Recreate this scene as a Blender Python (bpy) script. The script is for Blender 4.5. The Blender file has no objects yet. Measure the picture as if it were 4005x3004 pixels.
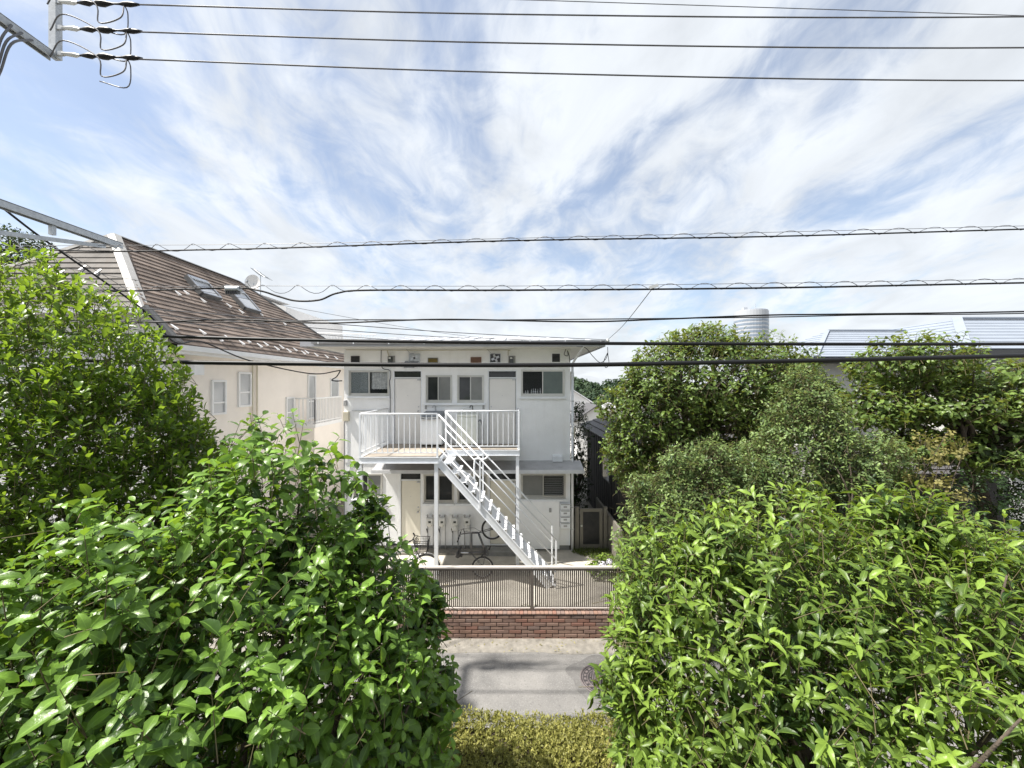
import bpy, math, random
import numpy as np
from mathutils import Vector, Matrix

# ------------------------------------------------------------------ camera, sky, sun, exposure
scene = bpy.context.scene
C = scene.collection
EYE = 4.55                     # camera height: a first-floor balcony
FPX = 1539.0                   # focal length in pixels of the 4005 px wide photograph
cam_d = bpy.data.cameras.new('camera'); cam = bpy.data.objects.new('camera', cam_d); C.objects.link(cam)
cam_d.sensor_width = 36.0; cam_d.lens = 36.0 * FPX / 4005.0
cam_d.clip_start = 0.05; cam_d.clip_end = 5000
cam.location = (0, 0, EYE); cam.rotation_euler = (math.radians(90), 0, 0)
scene.camera = cam

SUN_DIR = Vector((-0.59, -0.15, 1.0)).normalized()      # towards the sun
SUN_EL = math.asin(SUN_DIR.z); SUN_AZ = math.atan2(SUN_DIR.x, SUN_DIR.y)
world = bpy.data.worlds.new('World'); scene.world = world; world.use_nodes = True

def build_world():
    nt = world.node_tree; N = nt.nodes; L = nt.links; N.clear()
    out = N.new('ShaderNodeOutputWorld'); bg = N.new('ShaderNodeBackground')
    bg.inputs['Strength'].default_value = 0.10
    L.new(bg.outputs[0], out.inputs['Surface'])
    sky = N.new('ShaderNodeTexSky'); sky.sky_type = 'NISHITA'; sky.sun_disc = False
    sky.sun_elevation = SUN_EL; sky.sun_rotation = SUN_AZ
    sky.air_density = 1.0; sky.dust_density = 1.2; sky.ozone_density = 1.6
    tc = N.new('ShaderNodeTexCoord'); sep = N.new('ShaderNodeSeparateXYZ'); L.new(tc.outputs['Generated'], sep.inputs[0])
    def m(op, a, b=None, c=None):
        n = N.new('ShaderNodeMath'); n.operation = op
        for i, v in enumerate((a, b, c)):
            if v is None: continue
            if isinstance(v, (int, float)): n.inputs[i].default_value = v
            else: L.new(v, n.inputs[i])
        return n.outputs[0]
    z = m('MAXIMUM', sep.outputs[2], 0.0); zz = m('ADD', z, 0.26)
    px = m('DIVIDE', sep.outputs[0], zz); py = m('DIVIDE', sep.outputs[1], zz)
    def streaks(sx, sy, ox, oy, scale, detail, rough, dist):
        cb = N.new('ShaderNodeCombineXYZ')
        L.new(m('MULTIPLY_ADD', px, sx, ox), cb.inputs[0]); L.new(m('MULTIPLY_ADD', py, sy, oy), cb.inputs[1])
        n = N.new('ShaderNodeTexNoise'); n.inputs['Scale'].default_value = scale; n.inputs['Detail'].default_value = detail
        n.inputs['Roughness'].default_value = rough; n.inputs['Distortion'].default_value = dist
        L.new(cb.outputs[0], n.inputs['Vector']); return n.outputs['Fac']
    n1 = streaks(1.0, 0.62, 5.6, 2.9, 2.0, 8, 0.55, 0.9)
    n2 = streaks(1.5, 1.0, 8.3, 4.2, 5.0, 8, 0.6, 1.2)
    n3 = streaks(0.5, 0.35, 1.3, 9.2, 1.3, 3, 0.5, 0.2)
    v = m('ADD', m('MULTIPLY', n1, 0.62), m('MULTIPLY', n2, 0.22)); v = m('ADD', v, m('MULTIPLY', n3, 0.26))
    hz = m('SUBTRACT', 1.0, m('MULTIPLY', z, 3.2)); hz = m('MAXIMUM', hz, 0.0)
    v = m('ADD', v, m('MULTIPLY', hz, 0.09))
    mr = N.new('ShaderNodeMapRange'); mr.interpolation_type = 'SMOOTHSTEP'
    mr.inputs['From Min'].default_value = 0.43; mr.inputs['From Max'].default_value = 0.61
    L.new(v, mr.inputs['Value'])
    mask = m('MULTIPLY_ADD', mr.outputs[0], 0.72, 0.22)
    hsv = N.new('ShaderNodeHueSaturation'); hsv.inputs['Saturation'].default_value = 0.95; hsv.inputs['Value'].default_value = SKY_V
    L.new(sky.outputs[0], hsv.inputs['Color'])
    mix = N.new('ShaderNodeMix'); mix.data_type = 'RGBA'
    n4 = streaks(1.2, 0.8, 2.2, 7.7, 3.2, 7, 0.55, 0.6)
    cv = N.new('ShaderNodeMapRange'); cv.inputs['From Min'].default_value = 0.32; cv.inputs['From Max'].default_value = 0.62
    cv.inputs['To Min'].default_value = CLOUD * 0.84; cv.inputs['To Max'].default_value = CLOUD * 1.02; L.new(n4, cv.inputs['Value'])
    cc = N.new('ShaderNodeCombineXYZ')
    for i, k in enumerate((0.925, 0.97, 1.02)): L.new(m('MULTIPLY', cv.outputs[0], k), cc.inputs[i])
    L.new(mask, mix.inputs[0]); L.new(hsv.outputs[0], mix.inputs[6]); L.new(cc.outputs[0], mix.inputs[7])
    L.new(mix.outputs[2], bg.inputs['Color'])
SKY_V = 1.0; CLOUD = 5.3
build_world()

sun_d = bpy.data.lights.new('sun', 'SUN'); sun = bpy.data.objects.new('sun', sun_d); C.objects.link(sun)
sun_d.energy = 4.8; sun_d.angle = math.radians(0.9); sun_d.color = (1.0, 0.95, 0.87)
sun.location = (0, 0, 40)
sun.rotation_euler = (-SUN_DIR).to_track_quat('-Z', 'Y').to_euler()

scene.view_settings.view_transform = 'Standard'; scene.view_settings.look = 'None'
scene.view_settings.exposure = 0.97; scene.view_settings.gamma = 1.0
scene.view_settings.use_curve_mapping = False
scene.render.engine = 'CYCLES'
scene.cycles.max_bounces = 8; scene.cycles.diffuse_bounces = 6; scene.cycles.glossy_bounces = 3
scene.cycles.transmission_bounces = 4; scene.cycles.transparent_max_bounces = 8
scene.cycles.use_denoising = True
scene.cycles.sample_clamp_indirect = 6.0

# ------------------------------------------------------------------ measuring helpers (photograph pixel + real distance -> point)
def S(sx, sy, d): return Vector(((sx - 2002.5) / FPX * d, d, EYE - (sy - 1502) / FPX * d))
def U(u, v, d): return S(u * 1.8105, v * 1.8105, d)
def R1(x, y, d): return S(1300 + x / 2.011, 1250 + y / 2.011, d)
def R2(x, y, d): return S(1500 + x / 2.328, 1800 + y / 2.328, d)
def R4(x, y, d): return S(x / 1.58, 850 + y / 1.58, d)
def R6(x, y, d): return S(2200 + x / 1.2255, 1150 + y / 1.2255, d)
def on_plane(p1, p0, n):
    d = p1 - Vector((0, 0, EYE)); t = (p0 - Vector((0, 0, EYE))).dot(n) / d.dot(n)
    return Vector((0, 0, EYE)) + d * t

# ------------------------------------------------------------------ materials
MATS = {}
def mat(name, c, rough=0.6, metal=0.0, var=0.12, scale=6.0, bump=0.0, bscale=60.0, c2=None, streak=0.0, spec=0.5, coat=0.0, stretch=(1, 1, 1), grime=None, gamt=0.0, speck=0.0, crack=0.0):
    m = bpy.data.materials.new(name); m.use_nodes = True; MATS[name] = m
    nt = m.node_tree; N = nt.nodes; L = nt.links; b = N['Principled BSDF']
    tc = N.new('ShaderNodeNewGeometry')
    def noise(sc, det, st=(1, 1, 1), off=0.0, ro=0.6):
        mp = N.new('ShaderNodeMapping'); mp.inputs['Scale'].default_value = st; mp.inputs['Location'].default_value = (off, off, off)
        L.new(tc.outputs['Position'], mp.inputs[0])
        n = N.new('ShaderNodeTexNoise'); n.inputs['Scale'].default_value = sc; n.inputs['Detail'].default_value = det; n.inputs['Roughness'].default_value = ro
        L.new(mp.outputs[0], n.inputs['Vector']); return n.outputs['Fac']
    def ramp(f, a, bb):
        r = N.new('ShaderNodeMapRange'); r.inputs['From Min'].default_value = a; r.inputs['From Max'].default_value = bb
        L.new(f, r.inputs['Value']); return r.outputs[0]
    def mixc(f, a, bb, mode='MIX'):
        x = N.new('ShaderNodeMix'); x.data_type = 'RGBA'; x.blend_type = mode
        if isinstance(f, float): x.inputs[0].default_value = f
        else: L.new(f, x.inputs[0])
        for i, v in ((6, a), (7, bb)):
            if isinstance(v, tuple): x.inputs[i].default_value = v if len(v) == 4 else v + (1,)
            else: L.new(v, x.inputs[i])
        return x.outputs[2]
    lo = tuple(max(0, k * (1 - var)) for k in c); hi = tuple(min(1, k * (1 + var)) for k in (c2 or c))
    col = mixc(ramp(noise(scale, 6, stretch), 0.3, 0.7), lo, hi)
    if streak > 0:
        g = grime or (0.16, 0.145, 0.12)
        f = ramp(noise(3.0, 7, (2.2, 2.2, 0.28), 5.3), 0.52, 0.85)
        mm = N.new('ShaderNodeMath'); mm.operation = 'MULTIPLY'; mm.inputs[1].default_value = streak; L.new(f, mm.inputs[0])
        col = mixc(mm.outputs[0], col, g)
    if gamt > 0:
        g = grime or (0.1, 0.09, 0.07)
        f = ramp(noise(9.0, 9, (1, 1, 1), 2.1, 0.75), 0.56, 0.75)
        mm = N.new('ShaderNodeMath'); mm.operation = 'MULTIPLY'; mm.inputs[1].default_value = gamt; L.new(f, mm.inputs[0])
        col = mixc(mm.outputs[0], col, g)
    if crack > 0:
        wv = N.new('ShaderNodeTexNoise'); wv.inputs['Scale'].default_value = 2.6; wv.inputs['Detail'].default_value = 5; L.new(tc.outputs['Position'], wv.inputs['Vector'])
        va = N.new('ShaderNodeVectorMath'); va.operation = 'MULTIPLY_ADD'; va.inputs[1].default_value = (0.7, 0.7, 0.0); L.new(wv.outputs['Color'], va.inputs[0]); L.new(tc.outputs['Position'], va.inputs[2])
        vo = N.new('ShaderNodeTexVoronoi'); vo.feature = 'DISTANCE_TO_EDGE'; vo.inputs['Scale'].default_value = 0.62; L.new(va.outputs[0], vo.inputs['Vector'])
        cr = N.new('ShaderNodeMapRange'); cr.inputs['From Min'].default_value = 0.0; cr.inputs['From Max'].default_value = 0.006; cr.inputs['To Min'].default_value = crack; cr.inputs['To Max'].default_value = 0.0; L.new(vo.outputs['Distance'], cr.inputs['Value'])
        col = mixc(cr.outputs[0], col, tuple(k * 0.3 for k in c))
    if speck > 0:
        for sc, a, b2, tone in ((55.0, 0.56, 0.68, 1.9), (38.0, 0.60, 0.72, 0.45)):
            mm = N.new('ShaderNodeMath'); mm.operation = 'MULTIPLY'; mm.inputs[1].default_value = speck; L.new(ramp(noise(sc, 2, (1, 1, 1), sc), a, b2), mm.inputs[0])
            col = mixc(mm.outputs[0], col, tuple(min(1, k * tone) for k in c))
    L.new(col, b.inputs['Base Color'])
    b.inputs['Roughness'].default_value = rough; b.inputs['Metallic'].default_value = metal
    b.inputs['Specular IOR Level'].default_value = spec
    if coat: b.inputs['Coat Weight'].default_value = coat
    if bump > 0:
        bp = N.new('ShaderNodeBump'); bp.inputs['Strength'].default_value = bump; bp.inputs['Distance'].default_value = 0.02
        L.new(noise(bscale, 4), bp.inputs['Height']); L.new(bp.outputs[0], b.inputs['Normal'])
    return m

def leaf_mat(name, dark, light, trans, rough=0.32, spec=0.5, tr=0.4):
    spec = min(spec, 0.32); rough += 0.04
    m = bpy.data.materials.new(name); m.use_nodes = True; MATS[name] = m
    nt = m.node_tree; N = nt.nodes; L = nt.links; b = N['Principled BSDF']; out = N['Material Output']
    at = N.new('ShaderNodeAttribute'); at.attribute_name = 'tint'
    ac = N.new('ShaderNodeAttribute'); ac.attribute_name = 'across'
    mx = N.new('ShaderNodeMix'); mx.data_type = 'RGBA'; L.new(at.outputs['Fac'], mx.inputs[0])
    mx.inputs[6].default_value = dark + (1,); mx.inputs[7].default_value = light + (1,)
    rib = N.new('ShaderNodeMapRange'); rib.inputs['From Min'].default_value = 0.0; rib.inputs['From Max'].default_value = 0.11
    rib.inputs['To Min'].default_value = 0.35; rib.inputs['To Max'].default_value = 0.0; L.new(ac.outputs['Fac'], rib.inputs['Value'])
    m2 = N.new('ShaderNodeMix'); m2.data_type = 'RGBA'; L.new(rib.outputs[0], m2.inputs[0]); L.new(mx.outputs[2], m2.inputs[6])
    m2.inputs[7].default_value = tuple(min(1, k * 1.7 + 0.02) for k in light) + (1,)
    ge = N.new('ShaderNodeNewGeometry'); no = N.new('ShaderNodeTexNoise'); no.inputs['Scale'].default_value = 45; no.inputs['Detail'].default_value = 3
    L.new(ge.outputs['Position'], no.inputs['Vector'])
    mr = N.new('ShaderNodeMapRange'); mr.inputs['To Min'].default_value = 0.7; mr.inputs['To Max'].default_value = 1.3; L.new(no.outputs['Fac'], mr.inputs['Value'])
    hs = N.new('ShaderNodeHueSaturation'); L.new(mr.outputs[0], hs.inputs['Value']); L.new(m2.outputs[2], hs.inputs['Color'])
    L.new(hs.outputs[0], b.inputs['Base Color']); b.inputs['Roughness'].default_value = rough; b.inputs['Specular IOR Level'].default_value = spec
    bp = N.new('ShaderNodeBump'); bp.inputs['Strength'].default_value = 0.25; bp.inputs['Distance'].default_value = 0.004
    n2 = N.new('ShaderNodeTexNoise'); n2.inputs['Scale'].default_value = 130; L.new(ge.outputs['Position'], n2.inputs['Vector'])
    L.new(n2.outputs['Fac'], bp.inputs['Height']); L.new(bp.outputs[0], b.inputs['Normal'])
    t = N.new('ShaderNodeBsdfTranslucent')
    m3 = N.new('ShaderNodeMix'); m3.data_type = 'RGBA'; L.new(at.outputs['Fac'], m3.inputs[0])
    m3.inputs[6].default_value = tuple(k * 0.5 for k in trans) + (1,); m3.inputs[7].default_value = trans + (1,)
    L.new(m3.outputs[2], t.inputs['Color'])
    ms = N.new('ShaderNodeMixShader'); ms.inputs[0].default_value = tr
    L.new(b.outputs[0], ms.inputs[1]); L.new(t.outputs[0], ms.inputs[2]); L.new(ms.outputs[0], out.inputs['Surface'])
    return m

def glass_mat(name, tint, clear):
    m = bpy.data.materials.new(name); m.use_nodes = True; MATS[name] = m
    nt = m.node_tree; N = nt.nodes; L = nt.links; out = N['Material Output']; b = N['Principled BSDF']
    b.inputs['Base Color'].default_value = tint + (1,); b.inputs['Roughness'].default_value = 0.04
    t = N.new('ShaderNodeBsdfTransparent'); ms = N.new('ShaderNodeMixShader'); ms.inputs[0].default_value = clear
    L.new(b.outputs[0], ms.inputs[1]); L.new(t.outputs[0], ms.inputs[2]); L.new(ms.outputs[0], out.inputs['Surface'])
    return m

mat('facade', (0.90, 0.905, 0.91), 0.75, var=0.04, scale=2.5, bump=0.25, bscale=35, streak=0.16, grime=(0.5, 0.46, 0.38), gamt=0.10)
mat('soffit', (0.74, 0.73, 0.69), 0.8, var=0.06, scale=3, streak=0.2, grime=(0.35, 0.33, 0.28))
mat('plinth', (0.26, 0.26, 0.25), 0.9, var=0.2, scale=5, bump=0.3, gamt=0.5)
mat('white_steel', (0.82, 0.84, 0.87), 0.42, var=0.05, scale=8, gamt=0.18, grime=(0.42, 0.30, 0.2))
mat('door_white', (0.83, 0.81, 0.78), 0.45, var=0.03, scale=3)
mat('door_cream', (0.78, 0.74, 0.63), 0.5, var=0.04, scale=3)
mat('aluminium', (0.62, 0.61, 0.58), 0.38, metal=0.55, var=0.06)
mat('dark_metal', (0.07, 0.07, 0.075), 0.45, metal=0.3, var=0.2)
mat('steel', (0.55, 0.56, 0.58), 0.35, metal=0.85, var=0.15, scale=14)
mat('pane_dark', (0.035, 0.038, 0.04), 0.06, var=0.3, scale=2)
mat('pane_frosted', (0.22, 0.225, 0.22), 0.22, var=0.12, scale=3)
mat('pane_green', (0.115, 0.15, 0.14), 0.2, var=0.2, scale=2)
mat('pane_pale', (0.46, 0.47, 0.48), 0.15, var=0.1, scale=2)
glass_mat('glass_clear', (0.04, 0.05, 0.05), 0.86)
glass_mat('glass_tinted', (0.20, 0.24, 0.25), 0.45)
mat('room', (0.12, 0.12, 0.115), 0.9)
mat('curtain', (0.62, 0.66, 0.70), 0.8, var=0.25, scale=14, c2=(0.78, 0.8, 0.82))
mat('blind', (0.42, 0.42, 0.41), 0.6, var=0.06)
mat('metal_roof_white', (0.66, 0.67, 0.69), 0.45, metal=0.1, var=0.08, scale=3, streak=0.2, grime=(0.35, 0.35, 0.34))
mat('pent_roof', (0.40, 0.40, 0.41), 0.5, var=0.15, scale=4, gamt=0.3)
mat('deck', (0.36, 0.315, 0.265), 0.75, var=0.3, scale=5, stretch=(0.6, 2, 1), gamt=0.55, grime=(0.26, 0.19, 0.13))
mat('black_cable', (0.007, 0.007, 0.008), 0.45, var=0.2, spec=0.3)
mat('gutter_grey', (0.40, 0.41, 0.44), 0.5, var=0.1, scale=3, streak=0.2, grime=(0.25, 0.25, 0.25))
mat('grey_cable', (0.10, 0.10, 0.11), 0.45, var=0.2)
mat('porcelain', (0.55, 0.56, 0.56), 0.25, var=0.08)
mat('galvanised', (0.42, 0.44, 0.46), 0.45, metal=0.55, var=0.15, scale=20)
mat('concrete_pole', (0.40, 0.40, 0.39), 0.8, var=0.1, bump=0.2)
mat('asphalt', (0.175, 0.172, 0.168), 0.88, var=0.16, scale=1.3, bump=0.5, bscale=220, c2=(0.225, 0.218, 0.208), gamt=0.22, grime=(0.14, 0.135, 0.13), speck=0.55, crack=0.12)
mat('asphalt_patch', (0.15, 0.146, 0.142), 0.9, var=0.15, scale=3, bump=0.5, bscale=220, speck=0.5)
mat('gutter', (0.225, 0.21, 0.185), 0.9, var=0.3, scale=9, bump=0.6, bscale=60, gamt=0.55, grime=(0.2, 0.17, 0.12))
mat('yard', (0.47, 0.44, 0.385), 0.9, var=0.2, scale=2.2, bump=0.35, bscale=90, gamt=0.3, grime=(0.22, 0.2, 0.16))
mat('soil', (0.07, 0.055, 0.04), 0.95, var=0.4, scale=9, bump=0.7)
mat('earth', (0.16, 0.15, 0.12), 0.95, var=0.3, scale=0.2)
mat('iron_cover', (0.055, 0.05, 0.054), 0.6, metal=0.2, var=0.3, scale=14, bump=0.3)
mat('iron_worn', (0.19, 0.165, 0.165), 0.5, metal=0.3, var=0.2, scale=14)
mat('mortar', (0.030, 0.020, 0.018), 0.95, var=0.2)
for i, cc in enumerate([(0.255, 0.155, 0.117), (0.24, 0.155, 0.125), (0.29, 0.19, 0.15), (0.215, 0.152, 0.13), (0.265, 0.14, 0.106)]):
    mat('brick%d' % i, cc, 0.75, var=0.14, scale=30, bump=0.25, bscale=120, stretch=(0.5, 1, 3))
mat('fence_brown', (0.16, 0.138, 0.12), 0.45, metal=0.25, var=0.08)
mat('fence_cap', (0.62, 0.57, 0.53), 0.4, metal=0.3, var=0.06)
mat('rubber', (0.022, 0.022, 0.024), 0.7, var=0.2)
mat('bike_frame', (0.10, 0.10, 0.105), 0.4, metal=0.3, var=0.05)
mat('bike_black', (0.03, 0.03, 0.033), 0.4, var=0.1)
mat('appliance', (0.82, 0.85, 0.88), 0.35, var=0.03)
mat('appliance_cream', (0.70, 0.72, 0.66), 0.35, var=0.03)
mat('cover_grey', (0.25, 0.27, 0.30), 0.7, var=0.2, scale=8)
mat('meter_white', (0.66, 0.66, 0.64), 0.5, var=0.06)
mat('meter_grey', (0.36, 0.36, 0.36), 0.5, var=0.08)
mat('lcd', (0.05, 0.055, 0.05), 0.2)
mat('brown_vent', (0.30, 0.17, 0.12), 0.55, var=0.1)
mat('ochre_vent', (0.30, 0.22, 0.06), 0.5, var=0.15)
mat('box_beige', (0.55, 0.51, 0.40), 0.6, var=0.05)
mat('ac_beige', (0.63, 0.60, 0.52), 0.5, var=0.04)
mat('gate_taupe', (0.21, 0.195, 0.165), 0.55, metal=0.15, var=0.1)
mat('house_beige', (0.82, 0.765, 0.70), 0.85, var=0.04, scale=2, bump=0.2, bscale=80, streak=0.08, grime=(0.5, 0.44, 0.38))
mat('house_white', (0.72, 0.71, 0.70), 0.8, var=0.03, scale=2)
mat('trim_white', (0.76, 0.76, 0.76), 0.5, var=0.04)
mat('slate', (0.14, 0.105, 0.085), 0.85, var=0.38, scale=1.6, c2=(0.19, 0.15, 0.125), bump=0.4, bscale=45, streak=0.25, grime=(0.22, 0.13, 0.07), gamt=0.25)
mat('slate_grey', (0.145, 0.135, 0.125), 0.85, var=0.35, scale=2.2, c2=(0.155, 0.145, 0.135), bump=0.4, bscale=45, streak=0.3, grime=(0.20, 0.14, 0.10), gamt=0.2)
mat('slate_edge', (0.10, 0.10, 0.10), 0.7, var=0.2)
mat('hip_cap', (0.40, 0.39, 0.375), 0.6, var=0.12, scale=4, streak=0.3)
mat('guard_steel', (0.85, 0.85, 0.85), 0.35, metal=0.2, var=0.05)
mat('roof_blue', (0.27, 0.305, 0.36), 0.45, metal=0.1, var=0.06, scale=2)
mat('roof_blue_dark', (0.045, 0.047, 0.05), 0.5)
mat('wall_grey', (0.58, 0.575, 0.56), 0.85, var=0.04, scale=1.5, bump=0.2)
mat('dark_tile', (0.085, 0.082, 0.085), 0.62, var=0.3, scale=5, bump=0.2)
mat('dark_wood', (0.045, 0.042, 0.04), 0.8, var=0.3, scale=7, stretch=(4, 4, 0.4))
mat('tower_wall_hazed', (0.43, 0.45, 0.485), 0.4, var=0.03, scale=0.02)  # tower tones kept pale: distance haze is painted into wall and glass colour
mat('tower_glass_hazed', (0.22, 0.27, 0.34), 0.12, var=0.2, scale=0.08)
mat('bark', (0.085, 0.066, 0.05), 0.9, var=0.35, scale=16, bump=0.8, bscale=40, stretch=(3, 3, 0.7))
mat('twig', (0.12, 0.10, 0.05), 0.8, var=0.3)
mat('twig_green', (0.20, 0.19, 0.06), 0.7, var=0.3)
mat('petal', (0.62, 0.60, 0.70), 0.7, var=0.1, scale=40)
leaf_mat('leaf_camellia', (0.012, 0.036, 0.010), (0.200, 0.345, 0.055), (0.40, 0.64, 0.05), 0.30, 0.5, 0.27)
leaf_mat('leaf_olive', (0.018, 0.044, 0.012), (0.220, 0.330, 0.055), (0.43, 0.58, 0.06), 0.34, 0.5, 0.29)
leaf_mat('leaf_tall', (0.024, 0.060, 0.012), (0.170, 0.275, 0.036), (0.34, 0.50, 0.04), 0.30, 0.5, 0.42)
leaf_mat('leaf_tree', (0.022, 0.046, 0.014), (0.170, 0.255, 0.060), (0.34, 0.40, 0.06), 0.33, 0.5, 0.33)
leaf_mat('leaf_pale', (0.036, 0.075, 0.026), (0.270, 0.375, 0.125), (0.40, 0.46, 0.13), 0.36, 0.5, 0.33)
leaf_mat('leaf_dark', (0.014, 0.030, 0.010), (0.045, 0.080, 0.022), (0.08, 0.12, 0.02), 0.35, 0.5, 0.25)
leaf_mat('leaf_yellow', (0.20, 0.19, 0.06), (0.40, 0.36, 0.14), (0.4, 0.38, 0.1), 0.45, 0.4, 0.35)
leaf_mat('leaf_hedge', (0.14, 0.15, 0.035), (0.50, 0.48, 0.15), (0.5, 0.48, 0.1), 0.42, 0.4, 0.33)
leaf_mat('leaf_grass', (0.05, 0.085, 0.02), (0.16, 0.20, 0.05), (0.2, 0.25, 0.04), 0.5, 0.3, 0.3)
leaf_mat('leaf_far', (0.030, 0.055, 0.030), (0.075, 0.115, 0.055), (0.06, 0.09, 0.03), 0.6, 0.2, 0.2)

# ------------------------------------------------------------------ object helpers
WL = {}
def thing(name, label, cat, loc, group=None):
    o = bpy.data.objects.new(name, None); C.objects.link(o); o.location = loc; o.empty_display_size = 0.2
    o['label'] = label; o['category'] = cat
    if group: o['group'] = group
    WL[o] = Vector(loc); return o
def tag(o, label=None, cat=None, group=None, kind=None):
    if label: o['label'] = label
    if cat: o['category'] = cat
    if group: o['group'] = group
    if kind: o['kind'] = kind
    return o

class MB:
    def __init__(s): s.v = []; s.f = []
    def add(s, vs, fs):
        k = len(s.v); s.v.extend([tuple(p) for p in vs]); s.f.extend([tuple(i + k for i in f) for f in fs]); return s
    def box(s, x0, x1, y0, y1, z0, z1):
        return s.add([(x0, y0, z0), (x1, y0, z0), (x1, y1, z0), (x0, y1, z0), (x0, y0, z1), (x1, y0, z1), (x1, y1, z1), (x0, y1, z1)],
                     [(3, 2, 1, 0), (4, 5, 6, 7), (0, 1, 5, 4), (1, 2, 6, 5), (2, 3, 7, 6), (3, 0, 4, 7)])
    def bbox(s, x0, x1, y0, y1, z0, z1, b=0.006):
        # box whose front edges (towards -Y) are chamfered
        vs = [(x0 + b, y0, z0 + b), (x1 - b, y0, z0 + b), (x1 - b, y0, z1 - b), (x0 + b, y0, z1 - b),
              (x0, y0 + b, z0), (x1, y0 + b, z0), (x1, y0 + b, z1), (x0, y0 + b, z1), (x0, y1, z0), (x1, y1, z0), (x1, y1, z1), (x0, y1, z1)]
        fs = [(0, 1, 2, 3), (11, 10, 9, 8)]
        for i in range(4):
            j = (i + 1) % 4; fs.append((4 + i, 4 + j, j, i)); fs.append((8 + i, 8 + j, 4 + j, 4 + i))
        return s.add(vs, fs)
    def bar(s, p, q, w, h, up=(0, 0, 1)):
        p = Vector(p); q = Vector(q); d = (q - p).normalized(); u = Vector(up)
        if abs(d.dot(u)) > 0.98: u = Vector((0, 1, 0))
        sx = d.cross(u).normalized(); sz = sx.cross(d).normalized(); vs = []
        for e in (p, q):
            for a, b in ((-1, -1), (1, -1), (1, 1), (-1, 1)): vs.append(e + sx * a * w / 2 + sz * b * h / 2)
        return s.add(vs, [(0, 1, 2, 3), (7, 6, 5, 4), (0, 4, 5, 1), (1, 5, 6, 2), (2, 6, 7, 3), (3, 7, 4, 0)])
    def tube(s, pts, r, n=6, cap=True):
        pts = [Vector(p) for p in pts]; k = len(pts); vs = []; fs = []
        t0 = (pts[1] - pts[0]).normalized(); u = t0.orthogonal().normalized()
        for i, p in enumerate(pts):
            t = (pts[min(i + 1, k - 1)] - pts[max(i - 1, 0)])
            t = t.normalized() if t.length > 1e-9 else t0
            u = (u - t * u.dot(t)); u = u.normalized() if u.length > 1e-6 else t.orthogonal().normalized()
            w = t.cross(u); rr = r[i] if isinstance(r, (list, tuple)) else r
            for j in range(n):
                a = 2 * math.pi * j / n; vs.append(p + (u * math.cos(a) + w * math.sin(a)) * rr)
        for i in range(k - 1):
            for j in range(n):
                fs.append((i * n + j, i * n + (j + 1) % n, (i + 1) * n + (j + 1) % n, (i + 1) * n + j))
        if cap: fs.append(tuple(range(n - 1, -1, -1))); fs.append(tuple((k - 1) * n + j for j in range(n)))
        return s.add(vs, fs)
    def cyl(s, p, q, r, r2=None, n=12): return s.tube([p, q], [r, r if r2 is None else r2], n)
    def torus(s, c, ax, R, r, n=32, m=6):
        c = Vector(c); ax = Vector(ax).normalized(); u = ax.orthogonal().normalized(); w = ax.cross(u); vs = []; fs = []
        for i in range(n):
            a = 2 * math.pi * i / n; d = u * math.cos(a) + w * math.sin(a)
            for j in range(m):
                b = 2 * math.pi * j / m; vs.append(c + d * (R + r * math.cos(b)) + ax * r * math.sin(b))
        for i in range(n):
            for j in range(m): fs.append((i * m + j, ((i + 1) % n) * m + j, ((i + 1) % n) * m + (j + 1) % m, i * m + (j + 1) % m))
        return s.add(vs, fs)
    def prism(s, poly, n, t):
        # convex polygon (list of Vectors) extruded by t along n
        n = Vector(n).normalized(); k = len(poly); vs = [Vector(p) for p in poly] + [Vector(p) + n * t for p in poly]
        fs = [tuple(range(k - 1, -1, -1)), tuple(range(k, 2 * k))] + [(i, (i + 1) % k, k + (i + 1) % k, k + i) for i in range(k)]
        return s.add(vs, fs)
    def mesh(s, name, loc):
        me = bpy.data.meshes.new(name); me.from_pydata([(a - loc[0], b - loc[1], c - loc[2]) for a, b, c in s.v], [], s.f); me.update(); return me
    def build(s, name, m, parent=None, smooth=False, kind=None):
        if parent is not None: loc = WL[parent]
        else:
            a = np.array(s.v); loc = Vector(((a[:, 0].min() + a[:, 0].max()) / 2, (a[:, 1].min() + a[:, 1].max()) / 2, a[:, 2].min()))
        me = s.mesh(name, loc); o = bpy.data.objects.new(name, me); C.objects.link(o)
        me.materials.append(MATS[m] if isinstance(m, str) else m)
        if smooth: me.shade_smooth()
        if parent is not None: o.parent = parent
        else: o.location = loc
        if kind: o['kind'] = kind
        WL[o] = Vector(loc); return o

def B(*a): return MB().box(*a)
def piece(name, me, parent, pos, rot=None, scale=None):
    o = bpy.data.objects.new(name, me); C.objects.link(o); o.parent = parent; o.location = Vector(pos) - WL[parent]
    if rot: o.rotation_euler = rot
    if scale: o.scale = scale
    WL[o] = Vector(pos); return o
def smooth_path(pts, n=8):
    pts = [Vector(p) for p in pts]; out = []
    P = [pts[0] * 2 - pts[1]] + pts + [pts[-1] * 2 - pts[-2]]
    for i in range(1, len(P) - 2):
        for k in range(n):
            t = k / n; a, b, c, d = P[i - 1], P[i], P[i + 1], P[i + 2]
            out.append(0.5 * ((2 * b) + (c - a) * t + (2 * a - 5 * b + 4 * c - d) * t * t + (3 * b - a - 3 * c + d) * t ** 3))
    out.append(pts[-1]); return out

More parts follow.
